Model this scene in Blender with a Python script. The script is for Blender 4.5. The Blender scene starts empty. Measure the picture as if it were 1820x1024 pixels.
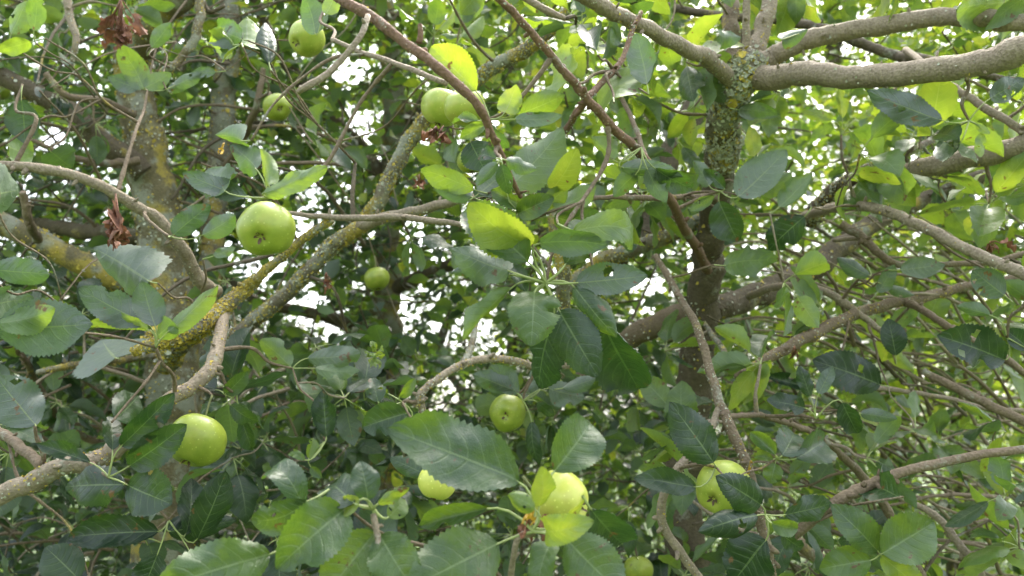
import bpy, math, random
import numpy as np
from mathutils import Vector

# ------------------------------------------------------------------ camera, sky, sun, exposure
SC = bpy.context.scene
CAM = np.array([0.0, 0.0, 1.55]); PITCH = math.radians(12.0); LENS = 28.0
FPX = LENS / 36.0 * 1820.0
cd = bpy.data.cameras.new('camera'); cam = bpy.data.objects.new('camera', cd); SC.collection.objects.link(cam)
cam.location = CAM; cam.rotation_euler = (math.radians(90) + PITCH, 0, 0)
cd.lens = LENS; cd.sensor_width = 36.0; cd.clip_start = 0.01; cd.clip_end = 2000
cd.dof.use_dof = True; cd.dof.focus_distance = 0.95; cd.dof.aperture_fstop = 6.3
SC.camera = cam
SUN_EL, SUN_AZ = 58.0, 20.0        # azimuth measured from +Y (ahead of the camera) towards +X
world = bpy.data.worlds.new('World'); SC.world = world; world.use_nodes = True
nt = world.node_tree; nt.nodes.clear()
sky = nt.nodes.new('ShaderNodeTexSky'); sky.sky_type = 'NISHITA'; sky.sun_disc = False
sky.sun_elevation = math.radians(SUN_EL); sky.sun_rotation = math.radians(SUN_AZ)
sky.air_density = 1.2; sky.dust_density = 6.0; sky.ozone_density = 1.0
hs = nt.nodes.new('ShaderNodeHueSaturation'); hs.inputs['Saturation'].default_value = 0.45
bg = nt.nodes.new('ShaderNodeBackground'); bg.inputs['Strength'].default_value = 0.15
wo = nt.nodes.new('ShaderNodeOutputWorld')
nt.links.new(sky.outputs[0], hs.inputs['Color']); nt.links.new(hs.outputs[0], bg.inputs['Color']); nt.links.new(bg.outputs[0], wo.inputs[0])
sl = bpy.data.lights.new('sun', 'SUN'); so = bpy.data.objects.new('sun', sl); SC.collection.objects.link(so)
sl.energy = 1.5; sl.angle = math.radians(14); sl.color = (1.0, 0.95, 0.86)
e, a = math.radians(SUN_EL), math.radians(SUN_AZ)
so.rotation_euler = Vector((math.sin(a) * math.cos(e), math.cos(a) * math.cos(e), math.sin(e))).to_track_quat('Z', 'Y').to_euler()
so.location = (0, 0, 12)
SC.view_settings.view_transform = 'Standard'; SC.view_settings.look = 'None'
SC.view_settings.exposure = 2.55; SC.view_settings.gamma = 1.0
SC.render.engine = 'CYCLES'
SC.cycles.use_denoising = True
SC.cycles.max_bounces = 8; SC.cycles.transmission_bounces = 6; SC.cycles.diffuse_bounces = 5; SC.cycles.glossy_bounces = 2

rng = np.random.default_rng(7); random.seed(7)
COL = SC.collection
FWD = np.array([0, math.cos(PITCH), math.sin(PITCH)]); UPV = np.array([0, -math.sin(PITCH), math.cos(PITCH)]); RGT = np.array([1.0, 0, 0])
def P(px, py, d): return CAM + d * (FWD + (px - 910) / FPX * RGT + (512 - py) / FPX * UPV)
def proj(p):
    q = np.asarray(p) - CAM; d = q @ FWD
    return 910 + FPX * (q @ RGT) / d, 512 - FPX * (q @ UPV) / d, d
def nrm(v):
    v = np.asarray(v, float); return v / (np.linalg.norm(v) + 1e-12)

# ------------------------------------------------------------------ materials
def newmat(name):
    m = bpy.data.materials.new(name); m.use_nodes = True; m.node_tree.nodes.clear(); return m, m.node_tree
def N(t, typ, **kw):
    n = t.nodes.new(typ)
    for k, v in kw.items(): setattr(n, k, v)
    return n
def lk(t, a, b): t.links.new(a, b)
def mathn(t, op, a, b=None, clamp=False):
    n = N(t, 'ShaderNodeMath', operation=op, use_clamp=clamp)
    for i, x in enumerate((a, b)):
        if x is None: continue
        if isinstance(x, (int, float)): n.inputs[i].default_value = x
        else: lk(t, x, n.inputs[i])
    return n.outputs[0]
def ramp(t, fac, stops):
    r = N(t, 'ShaderNodeValToRGB'); lk(t, fac, r.inputs[0]); el = r.color_ramp.elements
    while len(el) < len(stops): el.new(0.5)
    for e_, (p, c) in zip(el, stops): e_.position = p; e_.color = (*c, 1)
    return r.outputs[0]
def mixc(t, fac, a, b, mode='MIX'):
    m = N(t, 'ShaderNodeMix', data_type='RGBA', blend_type=mode)
    for i, x in ((0, fac), (6, a), (7, b)):
        if isinstance(x, (int, float)): m.inputs[i].default_value = x
        elif isinstance(x, tuple): m.inputs[i].default_value = (*x, 1)
        else: lk(t, x, m.inputs[i])
    return m.outputs[2]
def noise(t, scale, detail=3, vec=None, rough=0.55):
    n = N(t, 'ShaderNodeTexNoise'); n.inputs['Scale'].default_value = scale; n.inputs['Detail'].default_value = detail; n.inputs['Roughness'].default_value = rough
    if vec is None: vec = N(t, 'ShaderNodeNewGeometry').outputs['Position']
    lk(t, vec, n.inputs['Vector']); return n.outputs[0]
def mrange(t, x, a, b, c=0.0, d=1.0):
    n = N(t, 'ShaderNodeMapRange'); lk(t, x, n.inputs[0])
    for i, v in enumerate((a, b, c, d)): n.inputs[1 + i].default_value = v
    return n.outputs[0]

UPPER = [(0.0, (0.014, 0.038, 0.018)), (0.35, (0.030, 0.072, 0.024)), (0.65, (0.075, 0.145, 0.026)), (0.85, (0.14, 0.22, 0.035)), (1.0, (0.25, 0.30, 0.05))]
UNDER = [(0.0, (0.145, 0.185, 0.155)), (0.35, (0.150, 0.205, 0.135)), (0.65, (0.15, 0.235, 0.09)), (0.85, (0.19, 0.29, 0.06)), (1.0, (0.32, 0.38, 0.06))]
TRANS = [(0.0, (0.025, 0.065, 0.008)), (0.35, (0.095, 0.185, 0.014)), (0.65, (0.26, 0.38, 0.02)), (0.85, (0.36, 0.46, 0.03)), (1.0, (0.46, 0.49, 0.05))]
def leaf_material(name, veins=True, transl=0.42):
    m, t = newmat(name); out = N(t, 'ShaderNodeOutputMaterial')
    at = N(t, 'ShaderNodeAttribute', attribute_name='tint').outputs['Fac']
    pos = N(t, 'ShaderNodeNewGeometry')
    nz = noise(t, 35, 3, pos.outputs['Position'])
    tt = mathn(t, 'ADD', at, mathn(t, 'MULTIPLY', mathn(t, 'SUBTRACT', nz, 0.5), 0.5), True)
    up = ramp(t, tt, UPPER); un = ramp(t, tt, UNDER); tr = ramp(t, tt, TRANS)
    p = N(t, 'ShaderNodeBsdfPrincipled')
    if veins:
        uv = N(t, 'ShaderNodeUVMap', uv_map='UVMap').outputs[0]
        sx = N(t, 'ShaderNodeSeparateXYZ'); lk(t, uv, sx.inputs[0])
        s = mathn(t, 'ABSOLUTE', mathn(t, 'SUBTRACT', mathn(t, 'MULTIPLY', sx.outputs[0], 2.0), 1.0))
        warp = mathn(t, 'MULTIPLY', mathn(t, 'SUBTRACT', noise(t, 60, 2, pos.outputs['Position']), 0.5), 0.35)
        ph = mathn(t, 'ADD', mathn(t, 'SUBTRACT', mathn(t, 'MULTIPLY', sx.outputs[1], 7.5), mathn(t, 'MULTIPLY', mathn(t, 'POWER', s, 1.3), 1.7)), warp)
        fr = mathn(t, 'ABSOLUTE', mathn(t, 'SUBTRACT', mathn(t, 'FRACT', ph), 0.5))       # 0.5 on a vein
        lat = mathn(t, 'MULTIPLY', mrange(t, fr, 0.40, 0.5), mrange(t, s, 1.0, 0.3, 0.15, 1.0))
        midw = mrange(t, sx.outputs[1], 0.0, 1.0, 0.045, 0.015)
        mid = mathn(t, 'LESS_THAN', s, midw)
        vein = mathn(t, 'MAXIMUM', mathn(t, 'MULTIPLY', lat, 0.38), mathn(t, 'MULTIPLY', mid, 0.85))
        up = mixc(t, mathn(t, 'MULTIPLY', vein, 0.8), up, (0.22, 0.30, 0.13))
        un = mixc(t, vein, un, (0.27, 0.34, 0.17))
        # scattered insect and scab blotches
        bl = mrange(t, noise(t, 48, 4, pos.outputs['Position'], 0.65), 0.645, 0.685)
        up = mixc(t, bl, up, (0.16, 0.09, 0.03)); un = mixc(t, bl, un, (0.17, 0.11, 0.05)); tr = mixc(t, bl, tr, (0.10, 0.05, 0.01))
        tiny = N(t, 'ShaderNodeTexVoronoi'); tiny.inputs['Scale'].default_value = 900; lk(t, pos.outputs['Position'], tiny.inputs['Vector'])
        h = mathn(t, 'ADD', mathn(t, 'MULTIPLY', vein, -1.0), mathn(t, 'MULTIPLY', tiny.outputs['Distance'], 0.25))
        h = mathn(t, 'ADD', h, mathn(t, 'MULTIPLY', noise(t, 130, 3, pos.outputs['Position']), 1.1))
        b = N(t, 'ShaderNodeBump'); b.inputs['Strength'].default_value = 0.75; b.inputs['Distance'].default_value = 0.0016
        lk(t, h, b.inputs['Height']); lk(t, b.outputs[0], p.inputs['Normal'])
    col = mixc(t, pos.outputs['Backfacing'], up, un); lk(t, col, p.inputs['Base Color'])
    rg = mathn(t, 'ADD', mrange(t, noise(t, 20, 2, pos.outputs['Position']), 0.3, 0.7, 0.30, 0.46), mathn(t, 'MULTIPLY', pos.outputs['Backfacing'], 0.2)); lk(t, rg, p.inputs['Roughness'])
    p.inputs['Specular IOR Level'].default_value = 0.7
    p.inputs['Coat Weight'].default_value = 0.22; p.inputs['Coat Roughness'].default_value = 0.28
    ts = N(t, 'ShaderNodeBsdfTranslucent'); lk(t, tr, ts.inputs['Color'])
    mx = N(t, 'ShaderNodeMixShader'); mx.inputs[0].default_value = transl
    lk(t, p.outputs[0], mx.inputs[1]); lk(t, ts.outputs[0], mx.inputs[2]); lk(t, mx.outputs[0], out.inputs[0])
    return m
M_LEAF = leaf_material('leaf_blade', True)
M_FOL = leaf_material('leaf_blade_small', False)
def simple(name, col, rough=0.7, var=0.3, scale=60, bump=0.0, transl=0.0):
    m, t = newmat(name); out = N(t, 'ShaderNodeOutputMaterial'); p = N(t, 'ShaderNodeBsdfPrincipled')
    n = noise(t, scale, 4)
    c = ramp(t, n, [(0.3, tuple(x * (1 - var) for x in col)), (0.7, tuple(x * (1 + var) for x in col))])
    lk(t, c, p.inputs['Base Color']); p.inputs['Roughness'].default_value = rough
    if bump:
        b = N(t, 'ShaderNodeBump'); b.inputs['Strength'].default_value = bump; b.inputs['Distance'].default_value = 0.002
        lk(t, noise(t, scale * 4, 4), b.inputs['Height']); lk(t, b.outputs[0], p.inputs['Normal'])
    if transl:
        ts = N(t, 'ShaderNodeBsdfTranslucent'); lk(t, c, ts.inputs['Color']); mx = N(t, 'ShaderNodeMixShader'); mx.inputs[0].default_value = transl
        lk(t, p.outputs[0], mx.inputs[1]); lk(t, ts.outputs[0], mx.inputs[2]); lk(t, mx.outputs[0], out.inputs[0])
    else: lk(t, p.outputs[0], out.inputs[0])
    return m
def bark(name, c1, c2, moss, scale=1.0, grey=(0.26, 0.27, 0.21), yellow=(0.34, 0.27, 0.05)):
    m, t = newmat(name); out = N(t, 'ShaderNodeOutputMaterial'); p = N(t, 'ShaderNodeBsdfPrincipled')
    tc = N(t, 'ShaderNodeUVMap', uv_map='UVMap').outputs[0]
    g = N(t, 'ShaderNodeNewGeometry').outputs['Position']
    mp = N(t, 'ShaderNodeMapping'); mp.inputs['Scale'].default_value = (6, 260, 1); lk(t, tc, mp.inputs['Vector'])   # rings across the branch
    ring = noise(t, 1.0, 3, mp.outputs[0]); fine = noise(t, 260 * scale, 5, g, 0.65); big = noise(t, 22 * scale, 4, g)
    f = mathn(t, 'ADD', mathn(t, 'MULTIPLY', ring, 0.30), mathn(t, 'ADD', mathn(t, 'MULTIPLY', fine, 0.45), mathn(t, 'MULTIPLY', noise(t, 55 * scale, 4, g), 0.25)))
    c = ramp(t, f, [(0.30, c1), (0.68, c2)])
    if moss > 0:
        mk = mrange(t, mathn(t, 'ADD', mathn(t, 'MULTIPLY', big, 0.75), mathn(t, 'MULTIPLY', fine, 0.25)), 0.62 - 0.2 * moss, 0.70 - 0.2 * moss)
        which = mrange(t, noise(t, 12, 2, g), 0.50, 0.60)
        c = mixc(t, mathn(t, 'MULTIPLY', mk, 0.8), c, mixc(t, which, grey, yellow))
    lk(t, c, p.inputs['Base Color']); p.inputs['Roughness'].default_value = 0.78
    p.inputs['Specular IOR Level'].default_value = 0.3
    vo = N(t, 'ShaderNodeTexVoronoi'); vo.inputs['Scale'].default_value = 240 * scale; lk(t, g, vo.inputs['Vector'])
    h = mathn(t, 'ADD', f, mathn(t, 'MULTIPLY', vo.outputs['Distance'], 0.35))
    b = N(t, 'ShaderNodeBump'); b.inputs['Strength'].default_value = 0.9; b.inputs['Distance'].default_value = 0.004
    lk(t, h, b.inputs['Height']); lk(t, b.outputs[0], p.inputs['Normal']); lk(t, p.outputs[0], out.inputs[0])
    return m
BARK = {
    'brown': bark('bark_brown', (0.085, 0.062, 0.040), (0.24, 0.185, 0.12), 0.25),
    'smooth': bark('bark_smooth', (0.13, 0.10, 0.068), (0.36, 0.30, 0.215), 0.12),
    'red': bark('bark_red', (0.085, 0.050, 0.032), (0.24, 0.145, 0.09), 0.12),
    'lichen': bark('bark_lichen', (0.085, 0.070, 0.046), (0.21, 0.185, 0.125), 0.9),
    'mossy': bark('bark_mossy', (0.070, 0.060, 0.032), (0.19, 0.16, 0.08), 0.8, 0.7),
    'dark': bark('bark_dark', (0.050, 0.040, 0.026), (0.145, 0.116, 0.072), 0.3, 0.7),
}
M_PET = simple('leaf_stalk', (0.28, 0.33, 0.12), 0.5, 0.2)
M_DEAD = simple('dead_leaf', (0.20, 0.088, 0.048), 0.75, 0.5, 70, 0.5, 0.2)
M_DEADY = simple('yellow_dead_leaf', (0.48, 0.30, 0.03), 0.6, 0.3, 60, 0.3, 0.25)
M_LICG = simple('grey_lichen', (0.42, 0.43, 0.33), 0.9, 0.35, 300, 0.3)
M_LICY = simple('yellow_lichen', (0.46, 0.36, 0.06), 0.9, 0.35, 300, 0.3)
M_CAL = simple('calyx', (0.10, 0.065, 0.035), 0.8, 0.4, 400)
M_STALK = simple('apple_stalk', (0.16, 0.17, 0.06), 0.6, 0.3, 200)
def apple_material(name, c1, c2):
    m, t = newmat(name); out = N(t, 'ShaderNodeOutputMaterial'); p = N(t, 'ShaderNodeBsdfPrincipled')
    g = N(t, 'ShaderNodeTexCoord').outputs['Object']
    c = ramp(t, noise(t, 30, 5, g, 0.6), [(0.36, c1), (0.64, c2)])
    vo = N(t, 'ShaderNodeTexVoronoi'); vo.inputs['Scale'].default_value = 170; lk(t, g, vo.inputs['Vector'])
    dot = mrange(t, vo.outputs['Distance'], 0.10, 0.18, 0.8, 0.0)
    c = mixc(t, dot, c, tuple(min(1, x * 1.25 + 0.06) for x in c2))
    rs = mrange(t, noise(t, 9, 5, g, 0.7), 0.58, 0.72, 0, 0.35); c = mixc(t, rs, c, (0.30, 0.22, 0.06))
    sc = mrange(t, noise(t, 75, 3, g), 0.68, 0.73, 0, 0.75); c = mixc(t, sc, c, (0.13, 0.10, 0.04))
    lk(t, c, p.inputs['Base Color']); p.inputs['Roughness'].default_value = 0.36
    p.inputs['Subsurface Weight'].default_value = 0.15; p.inputs['Subsurface Radius'].default_value = (0.004, 0.005, 0.001); p.inputs['Subsurface Scale'].default_value = 1.0
    b = N(t, 'ShaderNodeBump'); b.inputs['Strength'].default_value = 0.15; b.inputs['Distance'].default_value = 0.001
    lk(t, noise(t, 90, 3, g), b.inputs['Height']); lk(t, b.outputs[0], p.inputs['Normal']); lk(t, p.outputs[0], out.inputs[0])
    return m
M_APJ = apple_material('apple_pale_yellow', (0.42, 0.47, 0.07), (0.56, 0.58, 0.11))
M_APG = apple_material('apple_green', (0.195, 0.255, 0.026), (0.305, 0.365, 0.042))
M_APY = apple_material('apple_yellow_green', (0.27, 0.35, 0.04), (0.41, 0.46, 0.075))

# ------------------------------------------------------------------ mesh helpers
def mk_mesh(name, V, Q, mats, uv=None, tint=None, midx=None, smooth=True):
    V = np.asarray(V, np.float32); Q = np.asarray(Q, np.int32)
    me = bpy.data.meshes.new(name)
    me.vertices.add(len(V)); me.vertices.foreach_set('co', V.ravel())
    me.loops.add(len(Q) * 4); me.loops.foreach_set('vertex_index', Q.ravel())
    me.polygons.add(len(Q)); me.polygons.foreach_set('loop_start', np.arange(0, len(Q) * 4, 4, dtype=np.int32))
    for m in mats: me.materials.append(m)
    if midx is not None: me.polygons.foreach_set('material_index', np.asarray(midx, np.int32))
    if smooth: me.polygons.foreach_set('use_smooth', np.ones(len(Q), bool))
    me.update(calc_edges=True)
    if uv is not None:
        l = me.uv_layers.new(name='UVMap'); l.data.foreach_set('uv', np.asarray(uv, np.float32)[Q.ravel()].ravel())
    if tint is not None:
        a_ = me.attributes.new('tint', 'FLOAT', 'POINT'); a_.data.foreach_set('value', np.asarray(tint, np.float32))
    return me
def link(name, me, parent=None, loc=(0, 0, 0)):
    o = bpy.data.objects.new(name, me); COL.objects.link(o)
    if parent is not None: o.parent = parent
    o.location = tuple(float(x) for x in loc); return o
def empty(name, loc, label, cat, group=None):
    o = bpy.data.objects.new(name, None); COL.objects.link(o); o.location = tuple(float(x) for x in loc)
    o.empty_display_size = 0.05; o['label'] = label; o['category'] = cat
    if group: o['group'] = group
    return o
def grid_quads(nr, nc, close=False):
    q = []
    cc = nc if close else nc - 1
    i = np.arange(nr - 1)[:, None]; j = np.arange(cc)[None, :]; j2 = (j + 1) % nc
    return np.stack([i * nc + j + 0 * i, i * nc + j2, (i + 1) * nc + j2, (i + 1) * nc + j], -1).reshape(-1, 4)
def catmull(pts, n):
    """resample a polyline of rows smoothly, n samples per span"""
    p = np.asarray(pts, float); p = np.vstack([2 * p[0] - p[1], p, 2 * p[-1] - p[-2]]); out = []
    for i in range(1, len(p) - 2):
        a0, a1, a2, a3 = p[i - 1:i + 3]
        for s in np.linspace(0, 1, n, endpoint=False):
            out.append(0.5 * (2 * a1 + (a2 - a0) * s + (2 * a0 - 5 * a1 + 4 * a2 - a3) * s * s + (3 * a1 - a0 - 3 * a2 + a3) * s ** 3))
    out.append(p[-2]); return np.array(out)
def tube(path, rad, sides=8, rough=0.0, seed=0, caps=True):
    """path (n,3), rad (n,) -> V, Q, uv"""
    r_ = np.random.default_rng(seed); n = len(path)
    T = np.gradient(path, axis=0); T /= np.linalg.norm(T, axis=1)[:, None] + 1e-12
    X = np.zeros_like(T); ref = np.array([0.3, 0.2, 0.9]) if abs(T[0] @ nrm([0.3, 0.2, 0.9])) < 0.9 else np.array([1.0, 0, 0])
    x = nrm(ref - (ref @ T[0]) * T[0])
    for i in range(n): x = nrm(x - (x @ T[i]) * T[i]); X[i] = x
    Y = np.cross(T, X); an = np.arange(sides) / sides * 2 * math.pi
    R = rad[:, None] * np.ones(sides)[None]
    if rough:
        nzv = r_.normal(0, 1, (n, sides)); nzv = (nzv + np.roll(nzv, 1, 1) + np.roll(nzv, -1, 1)) / 3
        nzr = r_.normal(0, 1, n); nzr = np.convolve(np.pad(nzr, 1, 'edge'), [0.3, 0.4, 0.3], 'valid')
        R = R * (1 + rough * nzv + rough * 0.35 * nzr[:, None])
    if caps:
        path = np.vstack([path[:1], path, path[-1:]]); X = np.vstack([X[:1], X, X[-1:]]); Y = np.vstack([Y[:1], Y, Y[-1:]])
        R = np.vstack([R[:1] * 0.02, R, R[-1:] * 0.02]); n += 2
    V = path[:, None] + R[..., None] * (np.cos(an)[None, :, None] * X[:, None] + np.sin(an)[None, :, None] * Y[:, None])
    ds = np.r_[0, np.cumsum(np.linalg.norm(np.diff(path, axis=0), axis=1))]
    uv = np.stack([np.broadcast_to(an / (2 * math.pi), (n, sides)), np.broadcast_to(ds[:, None], (n, sides))], -1).reshape(-1, 2)
    return V.reshape(-1, 3), grid_quads(n, sides, True), uv

# ------------------------------------------------------------------ leaf blade
def leaf_geo(nl=14, nw=3, ratio=0.55, bend=0.5, fold=0.25, wave=0.02, serr=0.06, bite=0, seed=0, quilt=0.010, twist=0.0, cup=0.0, lump=0.0, holes=0):
    """unit length blade along +Y from the origin, upper face +Z; ends on the Y axis"""
    r_ = np.random.default_rng(seed)
    v = np.linspace(0, 1, nl + 1)
    pk = r_.uniform(0.76, 1.02)
    w = np.sin(math.pi * v ** pk) ** r_.uniform(0.56, 0.72)
    w *= 1 - r_.uniform(0.1, 0.4) * np.clip((v - 0.8) / 0.2, 0, 1)
    w[0] = 0.05; w[-1] = 0.012
    ang = bend * (v - 0.5) + 0.25 * bend * r_.normal() * np.sin(math.pi * v * 2) * 0.5
    y = np.r_[0, np.cumsum(np.cos(-ang)[:-1])]; z = np.r_[0, np.cumsum(np.sin(-ang)[:-1])]
    th = math.atan2(z[-1], y[-1]); c, s_ = math.cos(-th), math.sin(-th); k = 1 / math.hypot(y[-1], z[-1])
    y, z = (y * c - z * s_) * k, (y * s_ + z * c) * k
    s = np.linspace(-1, 1, 2 * nw + 1)
    hw = np.repeat((ratio * 0.5 * w)[:, None], 2 * nw + 1, 1)
    if serr:
        tooth = np.where(np.arange(nl + 1) % 2 == 0, 1 + serr, 1 - serr); tooth[0] = tooth[-1] = 1
        hw[:, 0] *= tooth; hw[:, -1] *= tooth
    asym = 1 + 0.07 * r_.normal(); hw[:, :nw] *= asym
    for _ in range(bite):
        vb, sd, dp, wd = r_.uniform(0.35, 0.95), r_.integers(0, 2), r_.uniform(0.25, 0.55), r_.uniform(0.04, 0.09)
        f = 1 - dp * np.exp(-((v - vb) / wd) ** 4)
        if sd: hw[:, nw + 1:] *= f[:, None]
        else: hw[:, :nw] *= f[:, None]
    fa = fold * (1 - 0.35 * v)[:, None] * np.ones_like(hw)
    lat = s[None, :] * hw
    tw = twist * (v - 0.3)[:, None]
    if abs(cup) > 0.05:
        cs = cup * s[None, :]; Xc = hw * np.sin(cs) / cup; Zc = hw * (1 - np.cos(cs)) / cup
    else: Xc, Zc = lat, 0 * lat
    X = Xc * np.cos(fa); Zl = np.abs(Xc) * np.sin(fa) - 0.35 * np.abs(fold) * lat ** 2 / (ratio + 1e-6) + Zc
    if lump:
        for _ in range(4):
            fx, fy, pp = r_.uniform(-7, 7), r_.uniform(3, 12), r_.uniform(0, 6.28)
            Zl = Zl + lump * np.sin(fx * lat / (ratio * 0.5) * 0.6 + fy * v[:, None] + pp) * (0.25 + np.abs(s)[None]) * np.sin(math.pi * np.clip(v, 0.03, 0.97))[:, None]
    p1, p2 = r_.uniform(0, 6.28, 2); fq = r_.uniform(1.4, 2.6)
    Zl = Zl + wave * (s[None, :] ** 2) * np.where(s[None, :] > 0, np.sin(6.28 * fq * v + p1)[:, None], np.sin(6.28 * fq * v + p2)[:, None]) * np.sin(math.pi * np.clip(v, 0.02, 1))[:, None]
    if quilt and nl >= 12:
        Zl = Zl + quilt * np.sin(6.28 * (7.5 * v[:, None] - 1.7 * np.abs(s)[None] ** 1.3)) * np.abs(s)[None] * (1.1 - np.abs(s)[None]) * 3
    X2 = X * np.cos(tw) - Zl * np.sin(tw); Z2 = X * np.sin(tw) + Zl * np.cos(tw)
    # offset along the local normal of the midrib
    V = np.stack([X2, y[:, None] + Z2 * np.sin(ang - (-0))[:, None] * 0.6, z[:, None] + Z2], -1).reshape(-1, 3)
    uv = np.stack([np.broadcast_to(s[None] * 0.5 + 0.5, hw.shape), np.broadcast_to(v[:, None], hw.shape)], -1).reshape(-1, 2)
    Q = grid_quads(nl + 1, 2 * nw + 1)
    for _ in range(holes):                              # insect holes eaten clean through
        vb, sb, a1, a2 = r_.uniform(0.25, 0.85), r_.choice([-1, 1]) * r_.uniform(0.25, 0.75), r_.uniform(0.03, 0.07), r_.uniform(0.12, 0.3)
        cq = uv[Q].mean(1); Q = Q[((cq[:, 1] - vb) / a1) ** 2 + ((cq[:, 0] * 2 - 1 - sb) / a2) ** 2 > 1]
    return V, Q, uv
def frame(ya, nhint, roll=0.0):
    Y = nrm(ya); Z = np.asarray(nhint, float); Z = nrm(Z - (Z @ Y) * Y)
    if roll:
        Z = math.cos(roll) * Z + math.sin(roll) * np.cross(Y, Z)
    return np.stack([np.cross(Y, Z), Y, Z])          # rows X, Y, Z

TREES = {}
class Tree:
    def __init__(s, key, base, label):
        s.root = empty('apple_tree', base, label, 'tree', 'apple trees carrying the fruit'); s.base = np.asarray(base, float)
        s.skel = []; s.leaves = []; TREES[key] = s
def add_leaf(tr, base, tip, normal_hint, roll, tint, L=None, hub=None, nl=14, nw=3, mat=None, name='leaf', prio=0.0, pr=0.0009, label=None, **kw):
    """queue one blade with its stalk; the largest in view become parts of their own"""
    base = np.asarray(base, float); tip = np.asarray(tip, float); ch = tip - base; ln = np.linalg.norm(ch)
    V, Q, uv = leaf_geo(nl=nl, nw=nw, **kw); F = frame(ch, normal_hint, roll)
    W = (V * ln) @ F + base
    mi = np.zeros(len(Q), int)
    if hub is not None:
        hub = np.asarray(hub, float); h = np.linalg.norm(base - hub)
        if h > 0.002:
            # stalk bends into the blade's axis
            c1 = base - F[1] * h * 0.45; t_ = np.linspace(0, 1, 5)[:, None]
            pth = (1 - t_) ** 2 * hub + 2 * t_ * (1 - t_) * c1 + t_ ** 2 * (base + F[1] * 0.03 * ln)
            V2, Q2, uv2 = tube(pth, np.linspace(pr * 1.35, pr * 0.75, 5), 5, caps=False)
            Q = np.vstack([Q, Q2 + len(W)]); W = np.vstack([W, V2]); uv = np.vstack([uv, uv2]); mi = np.r_[mi, np.ones(len(Q2), int)]
    x, y, d = proj((base + tip) / 2)
    vis = -60 < x < 1880 and -60 < y < 1084 and d > 0.1
    size = prio + (ln / max(d, 0.2) if vis else 0)
    tr.leaves.append(dict(W=W, Q=Q, uv=uv, mi=mi, tint=tint, base=base, size=size, mat=mat, name=name, label=label))
def flush_leaves(tr, limit=298):
    specials = [l for l in tr.leaves if l['mat'] is not None]
    common = sorted([l for l in tr.leaves if l['mat'] is None], key=lambda l: -l['size'])
    for l in specials + common[:limit]:
        me = mk_mesh('leaf', l['W'] - l['base'], l['Q'], [l['mat'] or M_LEAF, l['mat'] if l['mat'] in (M_DEAD, M_DEADY) else M_PET], l['uv'], np.full(len(l['W']), l['tint']), l['mi'])
        o = link(l['name'], me, tr.root, l['base'] - tr.base)
        if l['label']: o['label'] = l['label']
    rest = common[limit:]
    if rest:
        off = 0; Vs, Qs, us, ts, ms = [], [], [], [], []
        for l in rest:
            Vs.append(l['W'] - tr.base); Qs.append(l['Q'] + off); us.append(l['uv']); ts.append(np.full(len(l['W']), l['tint'])); ms.append(l['mi']); off += len(l['W'])
        o = link('smaller_leaves', mk_mesh('smaller_leaves', np.vstack(Vs), np.vstack(Qs), [M_LEAF, M_PET], np.vstack(us), np.concatenate(ts), np.concatenate(ms)), tr.root); o['kind'] = 'stuff'

# ------------------------------------------------------------------ branches
def lichen_flakes(o, path, rad, density, yellow, seed, parent_loc):
    r_ = np.random.default_rng(seed); n = int(density * len(path) * 60)
    if n < 3: return
    idx = r_.integers(0, len(path) - 1, n); f = r_.random(n)
    keep = (np.sin(idx * 0.55 + seed) + r_.normal(0, 0.6, n)) > -0.35
    idx, f = idx[keep], f[keep]; n = len(idx)
    if n == 0: return
    pc = path[idx] * (1 - f[:, None]) + path[idx + 1] * f[:, None]; rr = rad[idx]
    T = path[idx + 1] - path[idx]; T /= np.linalg.norm(T, axis=1)[:, None] + 1e-9
    v = r_.normal(size=(n, 3)); v -= (v * T).sum(1)[:, None] * T; v /= np.linalg.norm(v, axis=1)[:, None] + 1e-9
    c = pc + v * rr[:, None] * 1.02
    tl = v + r_.normal(0, 0.5, (n, 3)); tl /= np.linalg.norm(tl, axis=1)[:, None]
    X = np.cross(tl, T); X /= np.linalg.norm(X, axis=1)[:, None] + 1e-9; Y = np.cross(tl, X)
    sz = np.exp(r_.normal(math.log(0.0013), 0.4, n)) * np.clip(rr / 0.012, 0.6, 1.8)
    ang = np.arange(6) / 6 * 6.283
    rj = r_.uniform(0.55, 1.25, (n, 6)) * sz[:, None]; up = r_.uniform(-0.1, 0.7, (n, 6)) * sz[:, None]
    ring = c[:, None] + rj[..., None] * (np.cos(ang)[None, :, None] * X[:, None] + np.sin(ang)[None, :, None] * Y[:, None]) + up[..., None] * tl[:, None]
    cen = c[:, None] + tl[:, None] * sz[:, None, None] * 0.1
    V = np.concatenate([cen, ring], 1).reshape(-1, 3) - parent_loc
    b = np.arange(n)[:, None] * 7
    Q = np.concatenate([b + np.array([[0, 1, 2, 3]]), b + np.array([[0, 3, 4, 5]]), b + np.array([[0, 5, 6, 1]])], 0)
    mi = np.tile((r_.random(n) < yellow).astype(int), 3)
    l = link('lichen', mk_mesh('lichen', V, Q, [M_LICG, M_LICY], midx=mi, smooth=False), o); l['kind'] = 'stuff'
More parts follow.
